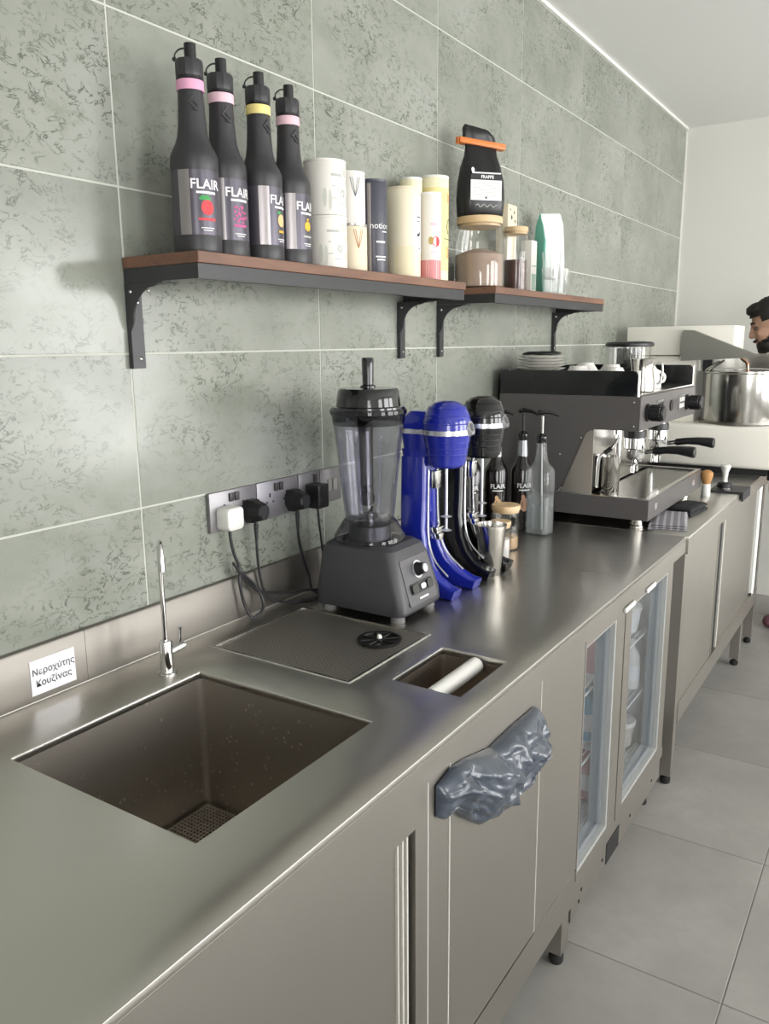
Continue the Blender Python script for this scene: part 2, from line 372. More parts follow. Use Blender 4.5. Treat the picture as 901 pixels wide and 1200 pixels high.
# perforated drip tray with rinser
tr = thing('drip_tray', 'perforated steel drip tray let into the worktop in front of the blender', 'drip tray', (.26, .236, ZT-.0275))
obj('tray_sheet', B(-.1745, .1740, -.149, .149, .0225, .026), M_PERF, tr)
obj('tray_frame', slab(NB(), [-.175, -.171, .171, .1745], [-.1495, -.1455, .1455, .1495], [(-.171, .171, -.1455, .1455)], .0, .0285), M_STEEL, tr)
rn = thing('pitcher_rinser', 'round black spoked rinser with a white nozzle set in the drip tray', 'rinser', (.362, .30, ZT-.0013))
bm = NB(); lathe(bm, [(.046, 0), (.0475, .003), (.0475, .005), (.041, .005), (.041, .002), (.040, 0)], 40); obj('ring', bm, M_BLACK, rn)
obj('dish', lathe(NB(), [(.041, .0), (.041, .0012)], 32), mat('dish_dark', '4A4743', .3, .8), rn)
for k in range(8):
    a = k*PI/4; d = Vector((math.cos(a), math.sin(a), 0)); bm = NB(); tube(bm, [d*.006+Vector((0, 0, .003)), d*.042+Vector((0, 0, .003))], .0018, 6); obj('spoke', bm, M_BLACK, rn)
obj('hub', lathe(NB(), [(.011, .001), (.011, .005), (.008, .006)], 16), M_BLACK, rn)
obj('nozzle', lathe(NB(), [(.0055, .006), (.0055, .010), (.003, .014)], 12), M_WPLAS, rn)

# --- sliding-door cabinet below the sink
XP = XF-.006
c1 = thing('sliding_door_cabinet', 'stainless steel base cabinet with sliding doors under the sink', 'cabinet', (0, 0, 0))
obj('carcass', B(.03, XP-.03, Y0+.02, -.052, .24, .588), M_FRONT, c1)
bm = NB(); box(bm, XP-.03, XP, Y0, -.052, .762, ZT-.053); box(bm, XP-.03, XP, -.088, -.052, .25, .762); obj('front_frame', bm, M_FRONT, c1)
obj('bottom_rail', B(XP-.04, XP+.002, Y0, .002, .145, .235), M_FRONT, c1)
d = obj('sliding_door', B(XP-.02, XP-.008, -.62, -.098, .24, .762), M_FRONT, c1)
bm = NB()
for y in (-.135, -.121, -.108): box(bm, XP-.008, XP-.0035, y, y+.004, .245, .76)
obj('finger_pull', bm, M_EDGE, d)
obj('sliding_door', B(XP-.034, XP-.022, Y0+.02, -.58, .24, .762), M_FRONT, c1)
obj('seam_strip', B(XP, XP+.0012, -.052, -.0495, .24, ZT-.053), M_EDGE, c1)
# --- waste drawer cabinet
c2 = thing('waste_drawer_cabinet', 'narrow stainless steel cabinet with a tall plain waste drawer front', 'cabinet', (0, 0, 0))
obj('carcass', B(.03, XP-.031, -.018, .402, .24, .72), M_FRONT, c2)
obj('side_panel', B(XP-.03, XP, -.0485, .0185, .24, ZT-.053), M_FRONT, c2)
obj('bottom_rail', B(XP-.04, XP+.002, .003, .66, .145, .235), M_FRONT, c2)
dr = obj('drawer_front', B(XP-.03, XP+.001, .0225, .405, .238, ZT-.053), M_FRONT, c2)
for y in (.019, .4065): obj('seam_strip', B(XP-.001, XP+.0015, y, y+.003, .238, ZT-.053), M_EDGE, c2)
bm = NB(); box(bm, XP-.045, XP-.005, .60, .645, .035, .146); lg = obj('leg', bm, M_FRONT, c2)
obj('foot', lathe(NB(), [(.016, 0), (.018, .006), (.018, .02), (.010, .024), (.010, .036)], 16, (XP-.024, .622)), M_RUBBER, lg)

# --- undercounter fridge with two glass doors
fr = thing('undercounter_fridge', 'undercounter display fridge with two glass doors in steel frames', 'fridge', (0, 0, 0))
FY0, FY1 = .411, 1.475
M_LINER = mat('fridge_liner', 'DCDDDD', .5)
obj('compressor_panel', B(.05, XP, FY0, .668, .236, ZT-.053), M_FRONT, fr)
bm = NB(); box(bm, .05, .06, .668, FY1, .2, .826); box(bm, .06, XP-.051, .668, FY1, .2, .21); box(bm, .06, XP-.051, .668, FY1, .816, .826); box(bm, .06, XP-.051, FY1-.015, FY1, .21, .816); box(bm, .06, XP-.051, .668, .678, .21, .816)
obj('liner', bm, M_LINER, fr)
obj('base_rail', B(XP-.04, XP, .664, FY1, .165, .198), M_FRONT, fr)
kp = obj('kick_panel', B(XP-.05, XP-.006, .664, FY1, .085, .163), M_FRONT, fr)
obj('vent_opening', B(XP-.0062, XP-.004, .93, 1.04, .088, .150), M_RUBBER, kp)
bm = NB()
for y in (.72, .745, .86, 1.22, 1.4): lathe(bm, [(.005, 0), (.005, .001)], 8)
bmesh.ops.delete(bm, geom=list(bm.verts), context='VERTS')
for y, z in ((.72, .11), (.735, .135), (.90, .12), (1.15, .12), (1.38, .12)): tube(bm, [(XP-.007, y, z), (XP-.0045, y, z)], .005, 8)
obj('screw_hole', bm, M_RUBBER, kp)
def glass_door(y0, y1, sl, sr, hinge):
    d = obj('door', slab(NB(), [.235, .2405, .795, .80] if 0 else [y0, y0+sl, y1-sr, y1], [.198, .215, .805, .8265], [(y0+sl, y1-sr, .215, .805)], -.0, .05), M_FRONT, fr)
    # slab was laid out as (y, z, x): turn it upright
    for v in d.data.vertices: a, b, c = v.co; v.co = (XP-.05+c, a, b)
    d.data.update()
    bm = NB(); g = .012; y0 += sl; y1 -= sr
    za, zb = .2155, .8045
    for nm, xa, xb, mt in (('inner_frame', XP-.014, XP-.001, mat('pale_aluminium', 'BFC1BF', .35, .5)), ('gasket', XP-.050, XP-.0145, mat('blue_grey_gasket', 'A0A4A7', .45))):
        bm = NB(); box(bm, xa, xb, y1-g, y1-.0005, za, zb); box(bm, xa, xb, y0+.0005, y1-g, za, za+g); box(bm, xa, xb, y0+.0005, y1-g, zb-g*.3, zb); box(bm, xa, xb, y0+.0005, y0+.004, za+g, zb-g*.3); obj(nm, bm, mt, d)
    obj('pane', B(XP-.030, XP-.024, y0+.004, y1-g, za+g, zb-g*.3), M_DOORGLASS, d)
    return d
glass_door(.672, .972, .006, .065, 1); glass_door(.980, 1.462, .055, .055, 1)
bm = NB(); lathe
for y in (.955, 1.155): obj('hinge_clip', B(XP+.0004, XP+.008, y, y+.085, .806, .820), M_WPLAS, fr, bev=.003)
lamp = obj('lamp_strip', B(.46, .49, .72, 1.44, .806, .8155), mat('fridge_lamp', 'F6F6F2', .5, emit=8), fr)
for y in (.70, 1.42):
    lg = obj('leg', B(XP-.06, XP-.03, y, y+.03, .03, .084), M_DSTEEL, fr); obj('foot', lathe(NB(), [(.014, 0), (.016, .008), (.009, .03)], 12, (XP-.045, y+.015)), M_RUBBER, lg)
for i, z in enumerate((.215, .405, .60)):
    bm = NB()
    for k in range(40): x = .08+k*.0136; tube(bm, [(x, -.375, .004), (x, .375, .004)], .0014, 5)
    for y in (-.375, -.12, .12, .375): tube(bm, [(.075, y, 0), (.624, y, 0)], .003, 6)
    tube(bm, [(.624, -.385, .0), (.624, .385, .0)], .003, 6)
    tag(obj('wire_shelf', bm, mat('white_wire', 'E4E6E8', .4), None, (0, 1.069, z)), ('white wire rack lying on the fridge floor', 'white wire shelf halfway up in the fridge', 'white wire shelf near the top of the fridge')[i], 'wire shelf', 'wire shelves in the fridge')
FC = [('C79DA2', 'dusty pink carton standing on the upper fridge shelf', .575, 1.02, .608, 'c'), ('D8DBDD', 'white carton lying on the upper fridge shelf', .575, 1.16, .608, 'c'),
      ('7FB7D2', 'pale blue bottle on the lower fridge shelf', .585, 1.00, .413, 'b'), ('C98F86', 'salmon pink bottle on the lower fridge shelf', .585, 1.10, .413, 'b'),
      ('A9C39A', 'pale green bottle on the lower fridge shelf', .585, 1.18, .413, 'b'), ('E3E3E0', 'white bottle on the lower fridge shelf behind the second door', .585, 1.40, .413, 'b'),
      ('B9808A', 'rose coloured bottle on the fridge floor', .585, 1.02, .223, 'b'), ('D9D7D2', 'whitish bottle on the fridge floor', .585, 1.13, .223, 'b'),
      ('CFC8BE', 'beige tub on the fridge floor behind the second door', .56, 1.38, .223, 't'), ('EDEDED', 'white tub on the upper fridge shelf behind the second door', .56, 1.38, .608, 't')]
for col, lab, x, y, z, kind in FC:
    m = mat('pack_'+col, col, .45)
    if kind == 'c':
        t = thing('drink_carton', lab, 'carton', (x, y, z)); obj('body', B(-.04, .04, -.04, .04, 0, .10), m, t, bev=.003); bm = NB(); prism(bm, [(-.04, .1), (.04, .1), (.004, .128), (-.004, .128)], 'y', -.038, .038); obj('gable_top', bm, m, t); obj('cap', lathe(NB(), [(.012, .11), (.012, .125)], 12, (.022, 0)), M_WPLAS, t)
    elif kind == 'b':
        t = thing('drink_bottle', lab, 'bottle', (x, y, z)); obj('body', lathe(NB(), [(.028, 0), (.031, .004), (.031, .10), (.027, .115), (.013, .14), (.013, .15)], 18), m, t); obj('cap', lathe(NB(), [(.015, .15), (.015, .163), (.013, .165)], 14), M_WPLAS, t); obj('label_band', lathe(NB(), [(.0313, .03), (.0313, .08)], 18, cap=False), M_PAPER, t)
    else:
        t = thing('food_tub', lab, 'tub', (x, y, z)); obj('body', lathe(NB(), [(.045, 0), (.055, .07)], 24), m, t); obj('lid', lathe(NB(), [(.058, .07), (.058, .08), (.054, .083)], 24), M_WPLAS, t)

# --- second steel table
wt2 = thing('steel_worktop', 'stainless steel worktop further along, carrying the white dough mixer', 'worktop', (0, 0, 0))
X2, Y2, Y3 = .697, 1.588, 3.22
obj('top_sheet', B(.002, X2, Y2, Y3, ZT-.012, ZT), M_TOP, wt2, bev=.0012)
obj('front_lip', B(X2-.014, X2, Y2, Y3, ZT-.058, ZT-.0115), M_FRONT, wt2)
u2 = thing('steel_splashback', 'low stainless steel splashback strip behind the espresso machine', 'splashback', (0, 0, ZT)); bm = NB(); prism(bm, UP, 'y', Y2, Y3); obj('upstand', bm, M_UP, u2)
c3 = thing('sliding_door_cabinet', 'pale steel cabinet with two sliding doors between the fridge and the tiled corner', 'cabinet', (0, 0, 0))
X3 = X2-.006
obj('carcass', B(.05, X3-.05, Y2+.05, Y3-.02, .29, .82), M_DSTEEL, c3)
obj('bottom_shelf', B(.05, X3, Y2+.045, Y3-.02, .215, .288), M_FRONT, c3)
for i, (y, x) in enumerate(((Y2, X3-.042), (2.82, X3-.042), (Y3-.06, X3-.042))):
    z1 = ZT-.059 if i != 1 else .214
    lg = obj('leg', B(x, x+.04, y, y+.04, .034, z1), M_FRONT, c3); obj('foot', lathe(NB(), [(.015, 0), (.018, .006), (.018, .018), (.010, .022), (.010, .036)], 14, (x+.02, y+.02)), M_RUBBER, lg)
for y in (Y2, Y3-.06):
    lg = obj('leg', B(.06, .10, y, y+.04, .034, ZT-.059), M_FRONT, c3); obj('foot', lathe(NB(), [(.015, 0), (.018, .006), (.018, .018), (.010, .022), (.010, .036)], 14, (.08, y+.02)), M_RUBBER, lg)
d = obj('sliding_door', B(X3-.016, X3-.004, Y2+.05, 2.14, .289, ZT-.059), M_FRONT, c3); obj('edge_strip', B(X3-.004, X3-.001, 2.126, 2.14, .292, ZT-.06), M_FRONT, d)
obj('door_gap_shade', B(X3-.0118, X3-.0085, 2.141, 2.2245, .292, ZT-.06), M_RUBBER, c3)  # black strip painting in the shade between the doors
d = obj('sliding_door', B(X3-.0235, X3-.012, 2.225, 3.03, .289, ZT-.059), M_FRONT, c3); obj('edge_strip', B(X3-.012, X3-.002, 2.225, 2.243, .292, ZT-.06), M_EDGE, d)
bm = NB(); box(bm, X3-.02, X3, 3.03, 3.045, .289, ZT-.059); box(bm, X3-.02, X3, 3.09, 3.105, .289, ZT-.059); box(bm, X3-.02, X3-.010, 3.045, 3.09, .289, ZT-.059); box(bm, X3-.02, X3, 3.03, 3.105, .287, .300)
obj('end_handle', bm, M_TRIM, c3)

# ================================================================ SHELVES
ZS = 1.655
def shelf(y0, y1, lab, near_frame):
    s = thing('wall_shelf', lab, 'shelf', (0, y0, ZS-.02))
    L = y1-y0
    bm = NB(); box(bm, .002, .2, 0, L, 0, .02); obj('board', bm, M_WOODTOP, s, bev=.0012, seg=1)
    bm = NB(); box(bm, .002, .196, .002, .0065, -.026, -.0005); box(bm, .002, .03, .0065, L-.0065, -.004, -.0005); box(bm, .175, .196, .0065, L-.0065, -.026, -.0005); box(bm, .002, .196, L-.0065, L-.002, -.026, -.0005)
    obj('frame', bm, M_MATTBLACK, s)
    for y in (.002, L-.037):
        bm = NB(); box(bm, .001, .006, y, y+.035, -.183, -.0265)
        pts = [(.006, -.031), (.075, -.031)]+[(.035+.04*math.cos(t), -.071+.04*math.sin(t)) for t in ()]
        arc = [(.080-.060*math.sin(t), -.0945+.060*math.cos(t)) for t in [k*PI/2/8 for k in range(9)]]
        prism(bm, [(.006, -.0265), (.10, -.0265)]+arc+[(.014, -.105), (.006, -.115)], 'y', y, y+.004)
        box(bm, .006, .012, y, y+.004, -.183, -.115)
        box(bm, .006, .10, y+.004, y+.035, -.0295, -.0265)
        b = obj('bracket', bm, M_MATTBLACK, s)
        bm = NB()
        for yy, zz in ((y+.024, -.06), (y+.024, -.165)): ell(bm, (.0065, yy, zz), (.002, .004, .004), 8, 6)
        for xx in (.016, .065): ell(bm, (xx, y, -.042), (.004, .002, .004), 8, 6)
        obj('screw', bm, M_STEEL, b)
    return s
shelf(-.006, .986, 'brown wooden wall shelf on black brackets holding the tall black fruit puree bottles', 1)
shelf(1.175, 2.150, 'brown wooden wall shelf on black brackets holding the bamboo lidded glass jars', 1)

# ---- tall black puree bottles
def puree_bottle(y, x, az, ring, fruit, lab):
    t = thing('puree_bottle', lab, 'bottle', (x, y, ZS), 0, 'black fruit puree bottles on the shelf')
    H = .363; r = .0435
    obj('body', lathe(NB(), [(r*.90, 0), (r*.97, .004), (r, .012), (r, .030), (r*.985, .034), (r*.985, .149), (r, .153), (r, .168), (r*.98, .175), (r*.89, .184), (r*.75, .195), (r*.65, .208), (r*.59, .225), (r*.55, .25), (r*.53, .275), (r*.51, .285), (r*.51, .302)], 36), M_BOTTLE, t)
    az = math.radians(az); fn = cylmap(r*.995, az, 0); f2 = cylmap(r*1.012, az, 0)
    lb = obj('label', patch(NB(), fn, -.075, .046, .036, .147, 24), M_BLABEL, t)
    obj('sheen_strip', patch(NB(), cylmap(r*1.004, az, 0), -.052, -.030, .036, .147, 6), M_SHINE, lb)  # pale strip paints in light reflected by the metallic label
    obj('lettering', text_bm('FLAIR', .0235, lambda a, b: f2(a*1.02, b+.122), offset=.0004), M_WHITEINK, lb)
    for q_ in ((.019, .1065, .1105), (.013, .047, .0485), (.009, .043, .0445)): obj('small_print', patch(NB(), f2, -q_[0], q_[0], q_[1], q_[2]), M_WHITEINK, lb)
    bm = NB(); 
    if fruit == 'straw':
        blob(bm, f2, .001, .083, .0125, .0135); pic = obj('fruit_picture', bm, M_RED, lb)
        bm = NB()
        for k in range(5): blob(bm, f2, -.010+k*.0035, .098+(k % 2)*.003, .005, .003, 8)
        obj('fruit_leaf', bm, M_GREEN, pic); obj('fruit_name', patch(NB(), f2, -.017, .017, .0605, .065), M_RED, lb)
    elif fruit == 'berries':
        random.seed(3)
        for k in range(15): a, rr = k*2.4, .0035*math.sqrt(k); blob(bm, f2, rr*1.25*math.cos(a), .082+rr*1.3*math.sin(a), .0022+.001*(k % 3), .0024+.001*(k % 2), 8)
        obj('fruit_picture', bm, M_BERRY, lb); obj('fruit_name', patch(NB(), f2, -.015, .015, .0605, .065), M_BERRY, lb)
    elif fruit == 'peach':
        blob(bm, f2, .0, .084, .0115, .0125); pic = obj('fruit_picture', bm, M_PEACH, lb)
        obj('fruit_leaf', blob(NB(), f2, -.007, .0985, .006, .003), M_GREEN, pic); obj('fruit_name', patch(NB(), f2, -.009, .009, .0605, .065), M_ORANGE, lb)
    else:
        blob(bm, f2, .0, .083, .0105, .0105, 7); patch(bm, f2, -.003, .003, .094, .099, 1); obj('fruit_picture', bm, M_ORANGE, lb); obj('fruit_name', patch(NB(), f2, -.014, .014, .0605, .064), M_GREYINK, lb)
    # embossed mark on the neck
    fn3 = lambda a, b: cylmap(r*.565, az-.35, .262)(a, b)
    bm = NB()
    for A, Bq in (((-.008, .0), (.004, .014)), ((-.008, .0), (.006, -.012)), ((.001, .002), (.010, -.006)), ((-.002, -.011), (.010, -.013))):
        tube(bm, [fn3(A[0]+(Bq[0]-A[0])*k/4, A[1]+(Bq[1]-A[1])*k/4) for k in range(5)], .0011, 5)
    obj('embossed_mark', bm, M_BOTTLE, t)
    obj('neck_ring', lathe(NB(), [(r*.555, .2845), (r*.565, .286), (r*.565, .300), (r*.555, .3015)], 28), ring, t)
    obj('neck_collar', lathe(NB(), [(r*.52, .302), (r*.56, .304), (r*.56, .308)], 28), M_BLACK, t)
    bm = NB(); lathe(bm, [(r*.57, .308), (r*.58, .311), (r*.58, .331), (r*.54, .336)], 12); cp = obj('cap', bm, M_BOTTLE, t, ang=20)
    bm = NB(); lathe(bm, [(.0105, .336), (.0105, .363), (.009, .363), (.009, .34)], 16, (.004, 0)); box(bm, -.002, .002, -.004, .004, .336, .360); obj('spout', bm, M_BLACK, cp)
    dd = Vector((-.74, -.67, 0)); bm = NB(); pts = [dd*.022+Vector((0, 0, .334)), dd*.024+Vector((0, 0, .345)), dd*.016+Vector((0, 0, .354)), dd*.004+Vector((0, 0, .357))]
    tube(bm, catmull(pts, 5), .0016, 6); ell(bm, tuple(dd*.026+Vector((0, 0, .338))), (.003, .003, .004), 8, 6); obj('cap_strap', bm, M_BLACK, cp)
puree_bottle(.083, .112, -19, M_PINK, 'straw', 'tall black bottle with a bright pink neck ring and a red strawberry on its label')
puree_bottle(.172, .100, -8, M_LPINK, 'berries', 'tall black bottle with a pink neck ring and scattered berries on its label')
puree_bottle(.270, .106, 12, M_YEL, 'peach', 'tall black bottle with a yellow neck ring')
puree_bottle(.366, .102, 4, M_LPINK, 'pine', 'tall black bottle with a pale pink neck ring and a yellow fruit on its label')

# ---- tins and canisters
def tin(name, lab, cat, x, y, z, r, h, m, lid=None, az=-20, group=None, deco=None):
    t = thing(name, lab, cat, (x, y, z), 0, group)
    obj('body', lathe(NB(), [(r*.97, 0), (r, .003), (r, h-.008), (r*.98, h-.005)], 32), m, t)
    obj('rim', lathe(NB(), [(r*.985, h-.006), (r*1.012, h-.004), (r*1.012, h), (r*.97, h), (r*.97, h-.003)], 32), lid or M_STEEL, t)
    if deco: deco(t, r, math.radians(az))
    return t
def deco_tea(t, r, az):
    f = cylmap(r*1.006, az, 0)
    for ca, cb, ra, rb in ((.022, .088, .012, .010), (.030, .068, .006, .009), (-.036, .035, .0045, .02), (-.024, .03, .004, .022), (.03, .03, .007, .012)): obj('leaf_print', blob(NB(), f, ca, cb, ra, rb, 10), M_LEAFG, t)
    bm = NB(); patch(bm, f, -.022, .008, .079, .084); patch(bm, f, -.02, -.012, .058, .060); patch(bm, f, -.02, -.008, .033, .035); patch(bm, f, -.004, .014, .022, .024)
    blob(bm, f, .010, .045, .008, .0085, 16); obj('grey_print', bm, M_GREYINK, t)
tin('tea_tin', 'wide white tin with pale leaf print standing on the shelf, lower of its stack', 'tin', .118, .470, ZS, .046, .1145, M_CAN, M_CAN, -25, 'stacked white tins', deco_tea)
tin('tea_tin', 'wide white tin with pale leaf print, stacked on top of another', 'tin', .120, .466, ZS+.115, .0465, .1145, M_CAN, M_CAN, -10, 'stacked white tins', deco_tea)
def deco_v(col):
    def f_(t, r, az):
        f = cylmap(r*1.01, az, 0); bm = NB()
        for s in (-1, 1): tube(bm, [f(s*.012, .10), f(s*.006, .075), f(0, .058)], .0008, 4)
        for s in (-1, 1): tube(bm, [f(s*.007, .10), f(s*.003, .08), f(0, .058)], .0006, 4)
        obj('line_print', bm, mat('sketch_'+col, col, .7), t)
    return f_
tin('slim_tin', 'slim cream tin standing on the shelf beside the wide white tins, lower of its stack', 'tin', .104, .590, ZS, .0345, .1135, M_CANCREAM, M_STEEL, -30, 'stacked slim tins', deco_v('C8906A'))
tin('slim_tin', 'slim white tin with a grey sketch, stacked on the slim cream tin', 'tin', .102, .587, ZS+.114, .0345, .114, M_CAN, M_CAN, -35, 'stacked slim tins', deco_v('70707A'))
def deco_dark(t, r, az):
    f = cylmap(r*1.02, az, 0); bm = text_bm('notion', .021, lambda a, b: f(a, b+.118)); obj('lettering', bm, M_WHITEINK, t)
    for q_ in ((.004, .020, .1035, .106), (-.012, .014, .079, .083), (-.014, .016, .045, .048), (-.010, .014, .038, .041)): obj('small_print', patch(NB(), f, *q_), M_WHITEINK, t)
    obj('sheen_strip', patch(NB(), cylmap(r*1.008, az, 0), -.034, -.024, .004, .215, 4), M_SHINE, t)  # painted sheen, a paler band down the tin
tin('chocolate_tin', 'tall slate grey tin with white lettering', 'tin', .102, .682, ZS, .0345, .225, M_NAVY, M_NAVY, -25, None, deco_dark)
def deco_cream(t, r, az):
    f = cylmap(r*1.006, az, 0); f2 = cylmap(r*1.015, az, 0)
    obj('white_panel', patch(NB(), f, .006, .045, .065, .205, 8), M_PAPER, t)
    bm = NB(); patch(bm, f2, .014, .032, .150, .153); patch(bm, f2, .014, .030, .140, .142); blob(bm, f2, .020, .108, .006, .004, 8); blob(bm, f2, .026, .112, .004, .005, 8); patch(bm, f2, .022, .030, .074, .077); obj('dark_print', bm, M_INK, t)
    obj('gold_patch', patch(NB(), f, -.05, .006, .0, .08, 8), mat('pale_gold', 'E3D9B6', .5), t)
tin('powder_tin', 'wide cream yellow tin with a white side panel', 'tin', .112, .803, ZS, .0455, .223, mat('cream_yellow', 'E7DFC6', .45), M_CANCREAM, -25, None, deco_cream)
def deco_pink(t, r, az):
    f = cylmap(r*1.006, az, 0); f2 = cylmap(r*1.015, az, 0)
    obj('pink_base', patch(NB(), f, -.085, .085, .004, .052, 24), mat('rose_pink', 'D98C8E', .5), t)
    fr_ = obj('fruit_picture', blob(NB(), f2, .002, .098, .012, .013), M_RED, t); obj('fruit_leaf', blob(NB(), f2, -.013, .1, .007, .010), mat('olive_print', 'B8A05C', .6), fr_)
    obj('pink_print', patch(NB(), f2, -.014, .010, .138, .144), M_LPINK, t); obj('pink_print', patch(NB(), f2, -.012, .014, .069, .073), M_LPINK, t)
tin('syrup_carton', 'narrow white canister with a red fruit and a pink base', 'canister', .146, .884, ZS, .0285, .22, M_CAN, M_PAPER, -30, None, deco_pink)
def deco_yel(t, r, az):
    f = cylmap(r*1.006, az, 0); f2 = cylmap(r*1.015, az, 0)
    obj('label', patch(NB(), f, -.06, .06, .04, .262, 20), mat('straw_label', 'EADB9A', .5), t)
    bm = NB(); blob(bm, f2, .018, .235, .016, .014); blob(bm, f2, .022, .09, .012, .016); obj('orange_print', bm, mat('orange_print', 'E9A86A', .6), t)
    bm = NB(); tube(bm, [f2(.024, .14), f2(.018, .16), f2(.028, .18)], .0012, 4); patch(bm, f2, .005, .03, .125, .127); obj('dark_print', bm, M_INK, t)
tin('powder_jar', 'tall pale yellow jar with orange fruit print and a white lid', 'jar', .062, 1.050, ZS-.0, .0415, .294, mat('pale_yellow', 'EDE6C4', .4), M_WPLAS, -25, None, deco_yel)
tin('powder_jar', 'slim pale yellow jar with a white lid half hidden behind the cream tin', 'jar', .050, .945, ZS, .0305, .276, mat('pale_yellow', 'EDE6C4', .4), M_WPLAS, -25)

# ---- glass jars with bamboo lids
def glass_jar(lab, x, y, z, r, h, lidh, fill_h, fill_m, lidr=.88, seg=36, group=None, heap=0):
    t = thing('glass_jar', lab, 'jar', (x, y, z), 0, group)
    obj('glass', shell(NB(), [(r*.94, 0), (r, .006), (r, h*.72), (r*.97, h*.82), (r*lidr, h*.92), (r*lidr, h)], .003, seg), M_GLASS, t)
    obj('lid', lathe(NB(), [(r*lidr*.95, h-.008), (r*lidr*.95, h), (r*lidr*1.04, h), (r*lidr*1.04, h+lidh-.002), (r*lidr*1.01, h+lidh)], seg), M_BAMBOO, t)
    bm = NB(); prof = [(r-.006, .004), (r-.0038, .008), (r-.0038, fill_h)]
    if heap: prof += [(r*.6, fill_h+heap*.6), (r*.25, fill_h+heap)]
    obj('contents', lathe(bm, prof, seg), fill_m, t)
    return t
def powder(name, c):
    m = mat(name, c, .9); t = NT(m); v = t.coords(); n = t.noise(v, 60, 4); t.link(t.mix(n, lin(c), tuple(q*.8 for q in lin(c)[:3])+(1,)), t.b.inputs['Base Color']); t.bump(n, .3, .004); return m
glass_jar('large round glass jar of beige powder with a bamboo lid, under the black bag', .105, 1.252, ZS, .0755, .186, .020, .098, powder('beige_powder', 'B59E8E'), .88, heap=.018)
glass_jar('slim glass jar of dark brown powder with a bamboo lid', .120, 1.485, ZS, .0395, .188, .014, .100, powder('brown_powder', '5B3F38'), .95)
# ---- black coffee bag folded shut with an orange clip
bg_t = thing('coffee_bag', 'crumpled black frappe bag closed with an orange clip, standing on the large jar', 'bag', (.105, 1.252, ZS+.2065), math.radians(-40))
bm = NB(); rings = []
for z, wy, wx in ((0, .060, .040), (.004, .066, .044), (.05, .070, .045), (.10, .068, .042), (.145, .058, .032), (.175, .050, .020), (.197, .050, .009), (.212, .050, .008), (.225, .050, .011), (.240, .046, .012), (.250, .038, .008)):
    ring = []
    for k in range(40):
        a = 2*PI*k/40; c, s = math.cos(a), math.sin(a); p = .55
        x_ = wx*math.copysign(abs(c)**p, c); y_ = wy*math.copysign(abs(s)**p, s)
        n = noise.noise(Vector((x_*30, y_*34, z*22+3)))*.007*min(1, z/.06+.15); n2 = noise.noise(Vector((k*.55, z*9, 7)))*.004*min(1, max(0, (z-.08)/.08))
        skew = -.014*max(0, (z-.2)/.05) if z > .2 else 0
        zz = z + (.010*(-y_/.05) if z > .235 else 0)
        ring.append((x_*(1+n*18)+n2, y_*(1+n*9)+skew, zz))
    rings.append(ring)
loft(bm, rings); obj('pouch', bm, mat('black_foil', '1B1B1D', .33), bg_t, ang=50)
fb = lambda a, b: (.0475+.0003-max(0, (b-.105))*.16, a, b)
obj('label', patch(NB(), fb, -.050, .048, .042, .098, 4), M_PAPER, bg_t)
bm = patch(NB(), lambda a, b: (.0482-max(0, (b-.105))*.16, a, b), -.050, .048, .099, .113, 4); hd = obj('label_header', bm, mat('label_black', '2A2A2C', .6), bg_t)
bm = NB(); patch(bm, lambda a, b: (.0482-max(0, (b-.105))*.16, a, b), -.045, .046, .1155, .1195, 4); blob(bm, lambda a, b: (.047-max(0, (b-.105))*.16, a, b), -.042, .126, .005, .007); obj('label_stripe', bm, M_PAPER, bg_t)
obj('lettering', text_bm('FRAPPE', .0125, lambda a, b: (.0490-max(0, (b-.1))*.16, a+.002, b+.106), offset=.0003), M_WHITEINK, bg_t)
bm = NB()
for k in range(7): patch(bm, lambda a, b: (.0484, a, b), -.043, .040-(k % 3)*.008, .051+k*.0062, .0525+k*.0062, 2)
obj('small_print', bm, M_GREYINK, bg_t)
bm = NB(); pts = [(.0475, -.034+.0068*k, .027+.004*math.sin(k*2.1)) for k in range(11)]; tube(bm, catmull(pts, 4), .0014, 5); obj('script_print', bm, M_GREYINK, bg_t)
cl = obj('clip', B(-.013, .016, -.072, .074, .198, .214), mat('orange_clip', 'E2813F', .4), bg_t, bev=.002)
obj('clip_hinge', tube(NB(), [(.0, -.076, .206), (.0, -.066, .206)], .0105, 10), mat('orange_clip', '', 0), cl)
for v in cl.data.vertices: v.co.z += -v.co.y*.10
for ch in cl.children:
    for v in ch.data.vertices: v.co.z += -v.co.y*.10
# ---- cartons, bag and glasses beyond
t = thing('cocoa_carton', 'cream carton with a dark diamond print behind the slim jar', 'carton', (.052, 1.556, ZS))
obj('body', B(-.022, .022, -.036, .036, 0, .285), M_CANCREAM, t, bev=.002)
bm = NB()
for a, b, s in ((.012, .262, .007), (-.008, .245, .010), (.018, .235, .007), (-.02, .268, .006)): bm.faces.new([bm.verts.new((.0225, a+dx, b+dz)) for dx, dz in ((s*.7, 0), (0, s), (-s*.7, 0), (0, -s))])
obj('diamond_print', bm, M_INK, t)
t = thing('tea_carton', 'narrow white and green tea carton beside the mint bag', 'carton', (.060, 1.730, ZS))
obj('body', B(-.02, .02, -.024, .024, 0, .188), M_CAN, t, bev=.002); bm = NB(); box(bm, .0195, .0205, -.018, .018, .02, .075); box(bm, .0195, .0205, -.02, .02, .10, .104); obj('green_print', bm, mat('sage_print', '9DB5A6', .6), t)
t = thing('coffee_bag', 'mint green and white side-gusset bag standing near the end of the shelf', 'bag', (.085, 1.850, ZS), math.radians(-28))
bm = NB(); rings = []
